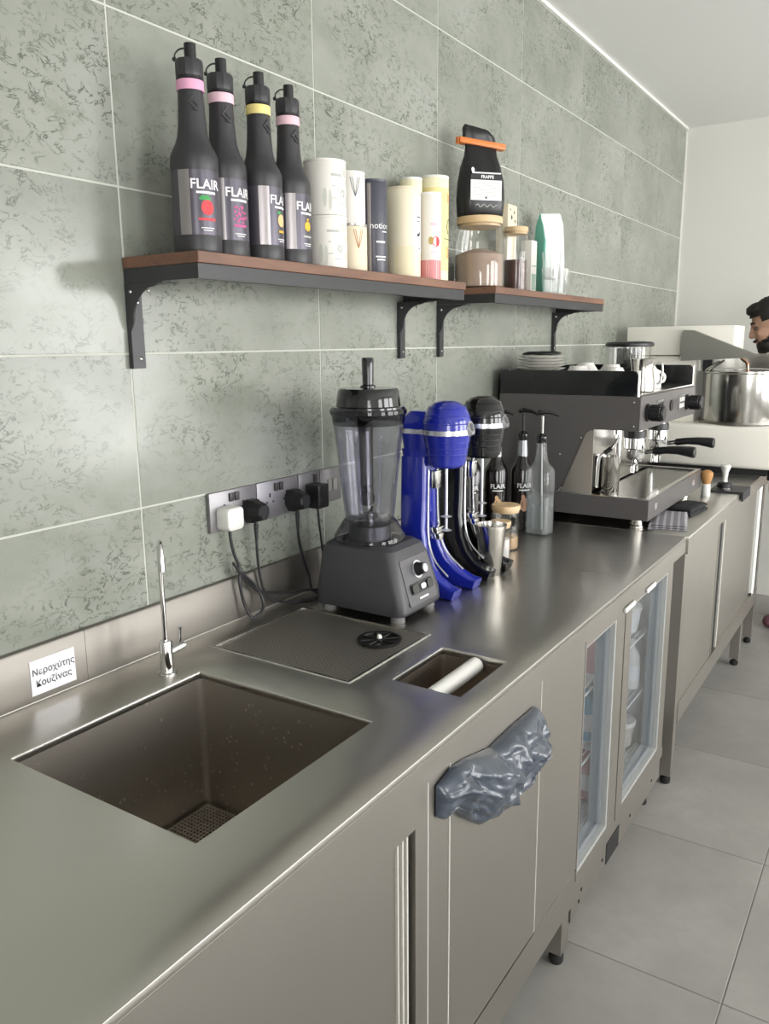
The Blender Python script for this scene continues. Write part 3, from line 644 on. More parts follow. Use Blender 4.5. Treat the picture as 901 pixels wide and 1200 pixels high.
for z, wx, wy in ((0, .030, .045), (.01, .033, .048), (.12, .034, .049), (.20, .032, .048), (.25, .022, .046), (.275, .010, .044), (.288, .006, .042), (.292, .003, .040)):
    rings.append([(px+noise.noise(Vector((px*30, py*30, z*14)))*.006, py+noise.noise(Vector((py*30, px*30, z*14+5)))*.005, z+(.004*math.sin(py*60) if z > .24 else 0)) for px, py in rrect(-wx, wx, -wy, wy, min(wx, wy)*.25, 4)])
loft(bm, rings); pb = obj('pouch', bm, mat('white_bag', 'DDE6E2', .45), t, ang=50)
mint = mat('mint_green', '7CC9B5', .45); pb.data.materials.append(mint)
for p in pb.data.polygons:
    if p.normal.y < -.5: p.material_index = 1
def tumbler(x, y, z, lab):
    o = thing('glass_tumbler', lab, 'glass', (x, y, z), 0, 'glass tumblers on the shelf'); obj('bowl', shell(NB(), [(.024, 0), (.026, .003), (.034, .092)], .0022, 24), M_GLASS, o)
    obj('base', lathe(NB(), [(.0225, .0022), (.0225, .008)], 24), M_GLASS, o)
    bm = NB()
    for k in range(10): a = 2*PI*k/10; tube(bm, [(.0262*math.cos(a), .0262*math.sin(a), .008), (.0325*math.cos(a), .0325*math.sin(a), .07)], .0014, 5)
    obj('facet', bm, M_GLASS, o)
tumbler(.150, 1.720, ZS, 'clear ribbed glass tumbler standing on the shelf in front of the mint bag, under another'); tumbler(.150, 1.720, ZS+.052, 'clear ribbed glass tumbler nested in another in front of the mint bag')
tumbler(.155, 1.800, ZS, 'single clear ribbed glass tumbler in front of the mint bag')

# ================================================================ SOCKETS, PLUGS, CABLES
def socket_plate(y0, y1, lab, twin):
    t = thing('wall_socket', lab, 'socket', (0, y0, 1.093)); wd = y1-y0
    obj('plate', B(.0005, .010, .0008, wd-.0008, 0, .088), M_SOCKET, t, bev=.0015)
    for k in range(2 if twin else 1):
        cy = wd*(.3+.4*k) if twin else wd*.5
        bm = NB()
        if lab.find('blank') < 0:
            for dy, dz, h in ((0, .036, .009), (-.011, .02, .004), (.011, .02, .004)): box(bm, .0095, .0106, cy+dy-.0025, cy+dy+.0025, .012+dz-h/2+.006, .012+dz+h/2+.006)
            obj('pin_slot', bm, M_RUBBER, t)
    for k in range(2):
        cy = wd*.5+(-.009+.018*k if twin else (.022 if k == 0 else .036)); 
        if twin or k == 0: obj('rocker_switch', B(.0095, .0145, cy-.006, cy+.006, .062, .081), mat('switch_black', '3A3838', .4), t, bev=.001)
    return t
socket_plate(.173, .3235, 'brushed steel double socket with a white plug in it', True)
socket_plate(.3245, .475, 'brushed steel double socket between its two neighbours, one outlet free', True)
socket_plate(.476, .562, 'brushed steel single socket with a cube-shaped black plug', False)
t = thing('wall_switch', 'brushed steel switch plate with two rockers next to the blender jar', 'switch', (0, .563, 1.093))
obj('plate', B(.0005, .010, .0008, .0872, 0, .088), M_SOCKET, t, bev=.0015)
for y in (.030, .052): obj('rocker_switch', B(.0095, .0135, y, y+.016, .030, .060), mat('switch_grey', '9A9894', .4), t, bev=.001)
def plug(y, z, lab, m, kind, path, r=.0033):
    t = thing('power_plug', lab, 'plug', (.0105, y, z))
    if kind == 'white': obj('body', loft(NB(), [[(x, p[0], p[1]) for p in rrect(-.026*s, .026*s, -.026*s, .026*s, .011*s)] for x, s in ((0, 1), (.024, 1), (.032, .93), (.034, .8))]), m, t)
    elif kind == 'cube': obj('body', B(0, .042, -.022, .022, -.034, .026), m, t, bev=.004)
    else:
        bm = NB(); poly = [(-.024, -.008), (-.024, .014), (-.012, .026), (.012, .026), (.024, .014), (.024, -.008), (.012, -.026), (-.012, -.026)]
        loft(bm, [[(x, p[0]*s, p[1]*s) for p in poly] for x, s in ((0, 1), (.018, 1), (.026, .86), (.044, .70), (.047, .6))]); obj('body', bm, m, t, ang=20)
        bm = NB()
        for k in range(6): lathe(bm, [(.0062-k*.0004, -.031-k*.006), (.0062-k*.0004, -.0345-k*.006)], 10, (.018, 0))
        lathe(bm, [(.0045, -.022), (.0035, -.068)], 8, (.018, 0)); obj('strain_relief', bm, m, t)
    P = [Vector(p)-Vector((.0105, y, z)) for p in path]
    obj('cable', tube(NB(), catmull(P, 8), r, 8), mat('cable_grey', '2B2B2D', .4), t)
    return t
ZW = ZT+.0045
plug(.219, 1.122, 'white square power plug in the wall socket', M_WPLAS, 'white', [(.022, .219, 1.098), (.023, .220, 1.07), (.024, .228, 1.035), (.028, .238, 1.005), (.032, .232, .972), (.034, .240, .925), (.044, .252, ZW+.003), (.052, .268, ZW+.006), (.046, .292, .905), (.036, .285, .945), (.030, .250, .985), (.026, .226, 1.012), (.028, .222, 1.016), (.034, .245, .978), (.038, .290, .938), (.046, .36, .916), (.062, .44, .905), (.085, .475, .900)], .0036)
plug(.297, 1.124, 'black three-pin plug beside the white plug', M_BLACK, 'uk', [(.028, .297, 1.062), (.028, .299, 1.02), (.028, .304, .97), (.030, .318, .925), (.040, .345, .899), (.055, .40, ZW), (.085, .462, ZW)])
plug(.446, 1.124, 'black three-pin plug next to the cube-shaped plug', M_BLACK, 'uk', [(.028, .446, 1.062), (.028, .450, 1.02), (.030, .462, .975), (.034, .476, .93), (.045, .480, ZW+.004), (.095, .488, ZW)])
plug(.522, 1.128, 'cube-shaped black plug adapter in the single socket', M_BLACK, 'cube', [(.030, .524, 1.096), (.031, .528, 1.05), (.031, .536, .995), (.032, .545, .94), (.045, .552, ZW+.004), (.095, .556, ZW)], .0027)

# ================================================================ NOTE, TAP
t = thing('paper_note', 'white paper note with Greek handwriting-style print stuck on the upstand', 'note', (.0162, -.236, .893))
obj('sheet', B(0, .0008, -.045, .045, 0, .064), M_PAPER, t)
fy = lambda a, b: (.0012, a, b)
obj('lettering', text_bm('Νεροχύτης', .0165, lambda a, b: fy(a*1.0+.001, b+.041), offset=.0002), M_INK, t); obj('lettering', text_bm('Κουζίνας', .0165, lambda a, b: fy(a, b+.0195), offset=.0002), M_INK, t)
t = thing('filter_tap', 'slim chrome filter tap with a hooked spout behind the sink', 'tap', (.115, -.062, ZT))
obj('base_ring', lathe(NB(), [(.0175, 0), (.0175, .003), (.0135, .005)], 24), M_CHROME, t)
obj('body', lathe(NB(), [(.0125, .003), (.0125, .062), (.011, .066), (.006, .067)], 24), M_CHROME, t)
dv = Vector((.80, -.60, 0)); P = [Vector((0, 0, .066)), Vector((0, 0, .19)), Vector((0, 0, .232))]+[dv*(.022-.022*math.cos(a))+Vector((0, 0, .238+.026*math.sin(a))) for a in (.4, .9, 1.4, 1.9, 2.5)]+[dv*.045+Vector((0, 0, .232)), dv*.047+Vector((0, 0, .215))]
pp = catmull(P, 5); obj('spout', tube(NB(), pp, [.0046]*(len(pp)-8)+[.0052]*8, 12), M_CHROME, t)
hd = obj('valve', tube(NB(), [(0, .008, .042), (0, .030, .043), (0, .044, .044)], [.0085, .0085, .0078], 14), M_CHROME, t)
obj('lever', tube(NB(), [(0, .036, .048), (.001, .037, .075), (.001, .037, .083)], [.0026, .0022, .0036], 8), M_CHROME, hd)

# ================================================================ BLENDER
t = thing('countertop_blender', 'charcoal countertop blender with a clear square jug and black lid', 'blender', (.236, .483, ZT))
def quad(x0, x1, y0, y1, r, z): return [(p[0], p[1], z) for p in rrect(x0, x1, y0, y1, r, 4)]
bs = obj('motor_base', loft(NB(), [quad(-.118, .122, -.090, .090, .020, .017), quad(-.120, .126, -.092, .092, .022, .024), quad(-.119, .124, -.091, .091, .022, .05), quad(-.112, .098, -.083, .083, .024, .135), quad(-.104, .086, -.075, .075, .024, .158), quad(-.092, .072, -.064, .064, .022, .167)]), M_DGREY, t, ang=28)
for x, y in ((-.095, -.065), (-.095, .065), (.098, -.066), (.098, .066)): obj('foot', lathe(NB(), [(.016, 0), (.017, .004), (.015, .018)], 18, (x, y)), mat('grey_rubber', '7C7B7A', .5), t)
# sloping control panel: normal of the front face between z .05 and .135
def pf(a, b, o=.0): return (.124-(b-.05)*.306+o*.956, a, b+o*.29)
def plate(name, a0, a1, b0, b1, th, m, parent, bev=0):
    bm = NB(); r = [(p[0], p[1]) for p in rrect(a0, a1, b0, b1, .006)]
    loft(bm, [[pf(a, b, o) for a, b in r] for o in (-.004, th)]); return obj(name, bm, m, parent)
cp = plate('control_panel', -.060, .060, .036, .138, .0015, mat('panel_grey', '5C5B5E', .35, .3), t)
n_ = Vector((.956, 0, .29)); c_ = Vector(pf(.004, .108))
obj('dial_ring', tube(NB(), [c_, c_+n_*.003], .021, 24), M_SILVER, cp)
kn = obj('speed_knob', tube(NB(), [c_+n_*.002, c_+n_*.010, c_+n_*.022], [.017, .014, .013], 20), M_BLACK, cp); obj('knob_cap', tube(NB(), [c_+n_*.0222, c_+n_*.024], .010, 18), M_SILVER, kn)
plate('button_plate', -.044, .050, .058, .082, .004, mat('button_black', '19191B', .3), cp)
for a in (-.030, .034): plate('button', a-.013, a+.013, .061, .079, .0075, M_GLOSSBLACK, cp)
plate('button', -.008, .014, .064, .076, .008, M_SILVER, cp)
obj('panel_logo', text_bm('bronko', .012, lambda a, b: pf(a+.004, b+.046, .0021)) if 0 else patch(NB(), lambda a, b: pf(a, b, .0021), -.016, .022, .044, .048), M_WHITEINK, cp)
JX = -.020
jar = obj('jug', shell(NB(), [(.046, .205), (.055, .212), (.0585, .225), (.066, .30), (.0775, .405), (.0835, .455), (.087, .460), (.087, .468)], .003, 40, (JX, 0)), M_SMOKE, t)
bm = NB()
for k in range(8):
    a = 2*PI*k/8+.2; tube(bm, [(JX+(r-.004)*math.cos(a), (r-.004)*math.sin(a), z) for r, z in ((.057, .222), (.066, .30), (.0755, .40))], .0035, 6)
obj('jug_rib', bm, M_SMOKE, jar)
bm = NB(); a = -.25; lathe(bm, [(.0815, .435), (.0845, .455), (.0885, .460), (.0885, .468), (.086, .470)], 40, (JX, 0), cap=False); obj('jug_collar', bm, glass_mat('smoky_collar', 'A5A5AC', .75), jar)
hb = NB(); hd_ = Vector((-.62, .78, 0)); hp = [hd_*d_+Vector((JX, 0, z_)) for d_, z_ in ((.078, .45), (.108, .445), (.120, .42), (.120, .30), (.112, .262), (.070, .245))]; tube(hb, catmull(hp, 6), .019, 12); obj('jug_handle', hb, M_BLACK, jar)
obj('jug_base', lathe(NB(), [(.0825, .165), (.0845, .168), (.0835, .176), (.066, .205), (.058, .216), (.055, .216)], 40, (JX, 0), cap=False), glass_mat('smoky_base', 'C4C4CA', .85, .08), jar)
bm = NB(); lathe(bm, [(.050, .168), (.048, .200), (.030, .206)], 24, (JX, 0)); obj('drive_coupling', bm, mat('coupling_grey', '77777C', .3, .7), jar)
bl = NB()
for k in range(4):
    a = k*PI/2+.4; c = Vector((JX, 0, .222)); d = Vector((math.cos(a), math.sin(a), 0)); s = Vector((-math.sin(a), math.cos(a), 0))*.006; up = Vector((0, 0, .014 if k % 2 else -.004))
    bl.faces.new([bl.verts.new(p) for p in (c+s, c-s, c+d*.034+up-s*.4, c+d*.034+up+s*.4)])
lathe(bl, [(.009, .206), (.009, .226), (.004, .230)], 12, (JX, 0)); obj('blade', bl, M_STEEL, jar)
ld = obj('lid', lathe(NB(), [(.084, .4705), (.084, .475), (.0745, .477), (.0725, .492), (.070, .510), (.066, .516), (.030, .518)], 36, (JX, 0)), M_GLOSSBLACK, t)
obj('tamper_handle', lathe(NB(), [(.018, .518), (.018, .521), (.0125, .524), (.0140, .580), (.0125, .584)], 20, (JX, 0)), M_GLOSSBLACK, ld)

# ================================================================ DRINK MIXERS
def drink_mixer(y, x, m, lab):
    t = thing('drink_mixer', lab, 'drink mixer', (x, y, ZT), 0)
    # column that splits into two curved feet
    def foot(s):
        bm = NB(); rings = []
        for px, pz, hx, w, sp in ((-.085, .34, .036, .024, .012), (-.085, .24, .036, .022, .017), (-.083, .16, .034, .020, .026), (-.072, .10, .034, .018, .036), (-.048, .055, .032, .017, .044), (-.010, .026, .026, .018, .050), (.030, .016, .016, .020, .054), (.052, .0135, .0135, .021, .055)):
            ang = {True: 0}.get(pz > .2, min(1, max(0, (px+.085)/.09)))*1.25
            c = Vector((px, s*sp, pz)); nx = Vector((math.cos(ang), 0, math.sin(ang)))
            rings.append([tuple(c+nx*a+Vector((0, b, 0))) for a, b in rrect(-hx, hx, -w, w, min(hx, w)*.45, 3)])
        rings[-1] = [(p[0], p[1], max(p[2], .0)) for p in rings[-1]]
        loft(bm, rings)
        for v in bm.verts: v.co.z = max(v.co.z, .0005)
        return bm
    for s in (-1, 1): obj('foot', foot(s), m, t, ang=40)
    bm = NB(); loft(bm, [quad(-.118, -.052, -.034, .034, .016, z) for z in (.20, .33)]+[quad(-.122, -.040, -.040, .040, .018, .36)]); obj('column', bm, m, t, ang=40)
    # chrome guide rails on the inside of the column
    bm = NB()
    for s in (-1, 1): tube(bm, catmull([(-.046, s*.022, .31), (-.046, s*.024, .2), (-.040, s*.030, .13), (-.020, s*.036, .085), (.02, s*.04, .05)], 5), .0026, 6)
    obj('guide_rail', bm, M_SILVER, t)
    obj('switch_lever', B(-.052, -.030, -.014, .014, .262, .306), M_CHROME, t, bev=.002); obj('cup_rest', B(-.05, -.024, -.018, .018, .148, .164), M_CHROME, t, bev=.002); obj('cup_hook', B(-.05, -.020, -.012, .012, .132, .1475), M_CHROME, t, bev=.002)
    # motor head
    hx = -.008
    obj('motor_housing', lathe(NB(), [(.040, .318), (.047, .325), (.050, .345), (.0555, .375), (.0595, .398)], 36, (hx, 0)), m, t)
    obj('motor_dome', lathe(NB(), [(.0605, .410), (.060, .425), (.056, .443), (.047, .461), (.033, .473), (.016, .478)], 36, (hx, 0)), m, t)
    obj('neck_lower', loft(NB(), [quad(-.116, hx, -.036, .036, .02, .345), quad(-.122, hx, -.042, .042, .02, .398)]), m, t)
    obj('neck_upper', loft(NB(), [quad(-.122, hx, -.042, .042, .02, .410), quad(-.118, hx, -.038, .038, .02, .438), quad(-.105, hx, -.026, .026, .02, .452)]), m, t)
    bm = NB(); prism(bm, rrect(-.1235, hx, -.0435, .0435, .02), 'z', .3982, .4098); lathe(bm, [(.0615, .3982), (.0615, .4098)], 40, (hx, 0)); obj('trim_band', bm, M_SILVER, t)
    bm = NB()
    for z, r in ((.425, .0605), (.443, .0565), (.461, .048)): lathe(bm, [(r-.002, z-.004), (r+.0004, z), (r-.003, z+.004)], 36, (hx, 0), cap=False)
    for z, r in ((.335, .0485), (.350, .0518), (.365, .0542), (.38, .0568)): lathe(bm, [(r-.003, z-.004), (r+.0004, z), (r-.001, z+.004)], 36, (hx, 0), cap=False)
    obj('cooling_ridge', bm, m, t)
    az = .15; c = Vector((hx+.058*math.cos(az), .058*math.sin(az), .414)); d = Vector((math.cos(az), math.sin(az), .35)).normalized()
    bd = obj('badge', tube(NB(), [c-d*.006, c+d*.006], [.0205, .018], 20), M_SILVER, t)
    obj('badge_mark', tube(NB(), [c+d*.006, c+d*.0075], .010, 16), M_ANTH, bd)
    obj('spindle', tube(NB(), [(hx, 0, .318), (hx, 0, .156)], .0035, 8), mat('pale_steel_rod', 'DADCE4', .3, .5), t)
    for z in (.192, .157): obj('agitator_disc', lathe(NB(), [(.004, z-.002), (.014, z), (.004, z+.004)], 20, (hx, 0)), mat('pale_steel_rod', '', 0), t)
    return t
drink_mixer(.680, .320, M_BLUE, 'bright cobalt blue drink mixer standing beside the blender')
drink_mixer(.880, .318, M_GLOSSBLACK, 'glossy black drink mixer standing behind the blue one')
o = tag(obj('shaker_cup', shell(NB(), [(.026, 0), (.0285, .003), (.040, .128), (.0425, .137), (.0425, .1385)], .0012, 40), M_STEEL, None, (.342, .874, ZT)), 'empty stainless steel shaker cup in front of the black drink mixer', 'cup')

# ---- glass jars on the counter
glass_jar('small glass jar of white powder standing behind the steel cup', .300, 1.025, ZT, .030, .104, .010, .062, powder('white_powder', 'E8E5E0'), .95)
glass_jar('glass jar with a bamboo lid and a little tan powder behind the white powder jar', .258, 1.150, ZT, .0415, .122, .014, .040, powder('tan_powder', 'CBA679'), 1.0)
# ---- pump bottles
def pump_bottle(x, y, lab, clear, fruit=None, az=-50, rz=-.3, fill=.5):
    t = thing('pump_bottle', lab, 'pump bottle', (x, y, ZT), 0, None if clear else 'dark syrup bottles with pumps')
    r = .0395
    if clear:
        ring = lambda s, z: [(p[0], p[1], z) for p in rrect(-r*s, r*s, -r*s, r*s, r*.45*s, 5)]
        prof = [(.90, 0), (.97, .004), (.97, .203), (.93, .211), (.72, .222), (.50, .235), (.42, .25), (.37, .275), (.35, .30)]
        obj('glass', loft(NB(), [ring(s, z) for s, z in prof], True), M_CLOUDY, t, ang=40)
        obj('contents', loft(NB(), [ring(.90, .005), ring(.91, .012), ring(.91, .125)], True), M_WATER, t, ang=40)
    else:
        b = obj('glass', lathe(NB(), [(r*.9, 0), (r*.95, .004), (r*.95, .195), (r*.90, .207), (r*.66, .224), (r*.46, .24), (r*.40, .26), (r*.36, .30)], 28), M_SYRUP, t)
        a_ = math.radians(az); f2 = cylmap(r*.965, a_, 0)
        lb = obj('lettering', text_bm('FLAIR', .021, lambda a, b_: f2(a, b_+.150), offset=.0003), M_WHITEINK, t)
        bm = NB(); patch(bm, f2, -.018, .018, .134, .138); obj('small_print', bm, M_WHITEINK, t)
        bm = NB(); blob(bm, f2, 0, .088, .013, .024); blob(bm, f2, -.004, .113, .006, .008); obj('fruit_picture', bm, mat('fruit_'+fruit, fruit, .6), t)
        obj('neck_foil', lathe(NB(), [(r*.45, .246), (r*.42, .268), (r*.38, .299)], 20, cap=False), mat('crinkled_film', '9FA0A4', .25, .5), t)
    obj('pump_collar', lathe(NB(), [(.0165, .298), (.0175, .302), (.0175, .318), (.010, .326), (.006, .328)], 20), M_GLOSSBLACK, t)
    obj('pump_stem', lathe(NB(), [(.0042, .327), (.0042, .384)], 10), M_STEEL if clear else M_BLACK, t)
    dx = Vector((math.cos(rz), math.sin(rz), 0)); P = [dx*-.016+Vector((0, 0, .392)), Vector((0, 0, .396)), dx*.03+Vector((0, 0, .393)), dx*.052+Vector((0, 0, .384))]
    obj('pump_nozzle', tube(NB(), catmull(P, 5), [.0065, .0075, .0078, .0082, .008, .0078, .007, .0064, .006, .0057, .0054, .005, .0047, .0044, .0042, .004], 10), M_GLOSSBLACK, t)
    if clear: obj('dip_tube', tube(NB(), [(0, 0, .30), (.004, 0, .15), (.008, 0, .012)], .003, 8), mat('pale_tube', 'D8DADA', .4), t)
pump_bottle(.268, 1.392, 'clear glass pump bottle half filled with clear liquid', True, rz=.4)
pump_bottle(.186, 1.430, 'dark syrup pump bottle standing next to the clear one', False, 'D9A68A', -52, -.1)
pump_bottle(.118, 1.375, 'dark syrup pump bottle with a peach coloured picture, between two alike', False, 'E2B98C', -55, .3)
pump_bottle(.062, 1.300, 'dark syrup pump bottle with a pale green picture on its label', False, 'A9BE82', -62, .1)
pump_bottle(.058, 1.205, 'dark syrup pump bottle with a red picture on its label', False, 'C8414E', -62, .2)

# ================================================================ ESPRESSO MACHINE
EX, EY = 0.0, 1.567
t = thing('espresso_machine', 'large two-group espresso machine in dark grey metal with steel drip tray', 'espresso machine', (0, EY, ZT))
W = .745
bm = NB(); prism(bm, [(.035, .055), (.250, .055), (.250, .105), (.378, .330), (.526, .330), (.526, .432), (.518, .440), (.035, .440)], 'y', 0, .006); obj('side_panel', bm, M_ANTH, t)
bm = NB(); prism(bm, [(.035, .055), (.250, .055), (.250, .105), (.378, .330), (.526, .330), (.526, .432), (.518, .440), (.035, .440)], 'y', W-.006, W); obj('side_panel', bm, M_ANTH, t)
obj('rear_body', B(.04, .25, .0065, W-.0065, .055, .44), M_ANTH, t)
obj('splash_back', B(.2505, .36, .0065, W-.0065, .112, .329), M_STEEL, t)
hd = obj('front_head', B(.2505, .527, .0065, W-.0065, .330, .440), M_ANTH, t, bev=.003)
bm = NB(); prism(bm, [(.272, .112), (.379, .112), (.379, .326), (.365, .326), (.352, .315)], 'y', -.004, -.0005); obj('side_trim', bm, mat('satin_steel', 'CFC6BE', .32, 1), t)
bm = NB()
for x, z in ((.505, .422), (.507, .345), (.272, .125), (.335, .30), (.262, .24)): obj('screw', ell(NB(), (x, -.001, z), (.004, .003, .004), 8, 6), M_STEEL, t)
# black acrylic gallery round the cup warmer
def gallery(name, x0, x1, y0, y1): return B(x0, x1, y0, y1, .4405, .522)
bm = NB(); prism(bm, [(.036, .4405), (.512, .4405), (.512, .508), (.509, .517), (.500, .521), (.036, .521)], 'y', .001, .006); obj('gallery_panel', bm, M_GLOSSBLACK, t)
bm = NB(); prism(bm, [(.036, .4405), (.512, .4405), (.512, .508), (.509, .517), (.500, .521), (.036, .521)], 'y', W-.006, W-.001); obj('gallery_panel', bm, M_GLOSSBLACK, t)
obj('gallery_panel', B(.036, .041, .0065, W-.0065, .4405, .521), M_GLOSSBLACK, t)
for y in (.004, W-.004): obj('gallery_post', tube(NB(), [(.516, y, .4405), (.516, y, .521)], .004, 8), M_STEEL, t)
obj('cup_warmer', B(.042, .515, .0066, W-.0066, .4405, .446), M_STEEL, t)
# drip tray
dt = obj('drip_tray', slab(NB(), [.2515, .258, .556, .570], [-.004, .012, W-.012, W+.004], [(.258, .556, .012, W-.012)], .040, .108), M_ANTH, t)
obj('tray_rim', slab(NB(), [.2515, .262, .552, .569], [-.003, .013, W-.013, W+.003], [(.262, .552, .013, W-.013)], .1082, .1125), M_STEEL, dt)
obj('tray_floor', B(.2585, .5555, .0125, W-.0125, .05, .060), M_DSTEEL, dt)
bm = NB()
for k in range(46): y = .02+k*.0155; box(bm, .264, .550, y, y+.0085, .102, .106)
for x in (.264, .40, .546): box(bm, x, x+.006, .014, W-.014, .097, .1018)
obj('tray_grate', bm, M_STEEL, dt)
for a, b in ((.068, .090), (.60, .625)): obj('badge', B(.570, .5715, a, b+.012, .066, .086), M_SILVER, dt)
for y in (.06, W-.06):
    for x in (.516, .08):
        f = obj('foot', lathe(NB(), [(.024, .0), (.026, .003), (.026, .012), (.023, .014), (.023, .056 if x < .3 else .0402)], 20, (x, y)), M_STEEL, t)
# front panel: knobs and displays
for y in (.075, .610):
    kn = obj('steam_knob', tube(NB(), [(.5275, y, .385), (.535, y, .385), (.536, y, .385), (.580, y, .385), (.584, y, .385)], [.029, .029, .024, .025, .022], 24), M_BLACK, t)
    bm = NB()
    for k in range(14): a = 2*PI*k/14; tube(bm, [(.541, y+.0248*math.cos(a), .385+.0248*math.sin(a)), (.577, y+.0252*math.cos(a), .385+.0252*math.sin(a))], .0022, 5)
    obj('knob_grip', bm, M_BLACK, kn); obj('knob_collar', tube(NB(), [(.572, y, .385), (.5735, y, .385)], .0262, 24), M_STEEL, kn)
for y in (.19, .485):
    p = obj('touch_panel', B(.5272, .5295, y, y+.085, .364, .418), mat('panel_steel', '7E7D7C', .3, .6), t, bev=.002); bm = NB()
    for i in range(2):
        for j in range(3): box(bm, .5294, .5310, y+.010+j*.025, y+.026+j*.025, .371+i*.022, .387+i*.022)
    obj('button', bm, M_BLACK if y < .3 else M_WPLAS, p)
obj('gauge', tube(NB(), [(.5272, .38, .388), (.531, .38, .388)], .02, 20), M_BLACK, t)
# groups, portafilters, wands
for i, y in enumerate((.215, .515)):
    g = obj('group_head', lathe(NB(), [(.034, .246), (.037, .250), (.037, .285), (.030, .292), (.030, .330)], 28, (.452, y)), M_CHROME, t)
    obj('group_cap', lathe(NB(), [(.039, .288), (.039, .310)], 28, (.452, y)), M_BLACK, g)
    p = obj('portafilter', lathe(NB(), [(.012, .205), (.030, .212), (.034, .222), (.035, .246)], 28, (.456, y)), M_CHROME, t)
    sp = NB(); tube(sp, catmull([(.456, y, .21), (.456, y-.004, .195), (.456, y-.018, .188), (.456, y-.020, .165)], 5), .007, 10); tube(sp, catmull([(.456, y, .21), (.456, y+.004, .195), (.456, y+.018, .188), (.456, y+.020, .165)], 5), .007, 10); obj('twin_spout', sp, M_CHROME, p)
    obj('neck', tube(NB(), [(.488, y, .236), (.520, y, .242)], .0075, 12), M_CHROME, p)
    obj('handle', tube(NB(), [(.518, y, .2415), (.524, y, .242), (.560, y, .248), (.600, y, .250), (.640, y, .247), (.654, y, .245), (.657, y, .245)], [.010, .013, .0125, .0145, .0185, .019, .015], 16), M_BLACK, p)
for s, y in ((1, .055), (-1, W-.055)):
    wd = obj('steam_wand', tube(NB(), catmull([(.44, y, .335), (.443, y, .30), (.425, y-.01*s, .265), (.392, y-.02*s, .235), (.386, y-.02*s, .20), (.384, y-.02*s, .13)], 6), .0055, 10), M_CHROME, t)
    obj('wand_joint', lathe(NB(), [(.012, .312), (.012, .335)], 14, (.44, y)), M_CHROME, wd)
    obj('heat_sleeve', tube(NB(), [(.425, y-.01*s, .266), (.405, y-.016*s, .248)], .008, 10), M_BLACK, wd)
hw = obj('hot_water_spout', tube(NB(), [(.42, .135, .33), (.42, .135, .205)], [.012, .010], 14), M_CHROME, t)
# steel pitcher standing on the tray
def milk_jug(lab, loc, s, rz, tilt=0):
    q = thing('milk_jug', lab, 'milk jug', loc, rz); q.rotation_euler = (0, tilt, rz)
    obj('vessel', shell(NB(), [(.040*s, 0), (.043*s, .004*s), (.043*s, .03*s), (.036*s, .075*s), (.041*s, .108*s), (.043*s, .112*s)], .0012, 32), M_STEEL, q)
    obj('handle', tube(NB(), catmull([(.038*s, 0, .092*s), (.062*s, 0, .096*s), (.068*s, 0, .07*s), (.062*s, 0, .035*s), (.052*s, 0, .024*s)], 5), .0038*s, 8), M_STEEL, q)
    return q
milk_jug('small steel milk jug with a handle standing on top of the espresso machine', (.474, EY+.185, ZT+.4465), .98, .55)
o = tag(obj('steel_canister', shell(NB(), [(.033, 0), (.034, .002), (.034, .118), (.035, .12)], .0012, 32), M_STEEL, None, (.395, EY+.135, ZT+.1065)), 'plain steel cup standing on the espresso machine drip tray below the steam wand', 'cup')
# ---- saucers and cups on the warmer
ZWm = ZT+.4465
sau = thing('saucer', 'white saucer, bottom of the stack on the espresso machine', 'saucer', (.132, EY+.135, ZWm), 0, 'stacked saucers')
obj('dish', lathe(NB(), [(.036, 0), (.038, .003), (.062, .007), (.082, .013), (.084, .0145), (.081, .0145), (.060, .0095), (.035, .006)], 40), M_PORC, sau)
obj('well_ring', lathe(NB(), [(.030, .006), (.031, .0075), (.033, .0075), (.034, .006)], 32, cap=False), M_PORC, sau)
ORD = ['second', 'third', 'fourth', 'fifth', 'sixth', 'seventh', 'eighth', 'ninth', 'tenth', 'topmost']
for k, w_ in enumerate(ORD):
    copy_thing(sau, (.132+.002*math.sin(k*3), EY+.135+.002*math.cos(k*2), ZWm+(k+1)*.0106), k*.3, ('white saucer, %s from the bottom of the stack on the espresso machine' % w_) if w_ != 'topmost' else 'white saucer, topmost of the stack, under the black cloth')
bm = NB(); n = 22; top = []
for i in range(n+1):
    a = 2*PI*i/n; rr = .066+.006*math.sin(3*a+1)
bm = lathe(NB(), [(.060, 0), (.068, .002), (.067, .007), (.05, .011), (.02, .012)], 28)
for v in bm.verts: v.co.z += .0025*noise.noise(v.co*40)+.0025; v.co.x *= 1+.1*noise.noise(v.co*25)
tag(obj('folded_cloth', bm, M_RUBBER, None, (.132, EY+.135, ZWm+10*.0106+.0148)), 'black cloth lying on top of the saucer stack', 'cloth')
def cup(lab, x, y, s=1, rz=0, up=False):
    q = thing('coffee_cup', lab, 'cup', (x, y, ZWm), rz, 'cups on the espresso machine')
    pr_ = [(.038*s, 0), (.037*s, .012*s), (.031*s, .038*s), (.020*s, .054*s), (.019*s, .058*s), (.017*s, .058*s)]
    obj('bowl', lathe(NB(), pr_, 28), M_PORC, q); obj('handle', tube(NB(), catmull([(.034*s, 0, .016*s), (.052*s, 0, .014*s), (.054*s, 0, .03*s), (.030*s, 0, .042*s)], 5), .0035*s, 8), M_PORC, q)
cup('large white cup upside down right beside the saucer stack', .285, EY+.085, 1.5, 1.2); cup('large white cup upside down in the back row on the machine', .20, EY+.40, 1.55, 2.0); cup('white cup upside down between the big cup and the milk jug', .410, EY+.085, 1.42, 2.2); cup('white cup upside down below the grinder hopper', .33, EY+.30, 1.5, 2.9); cup('tall white cup upside down at the far side of the cup warmer', .42, EY+.42, 1.5, .9)
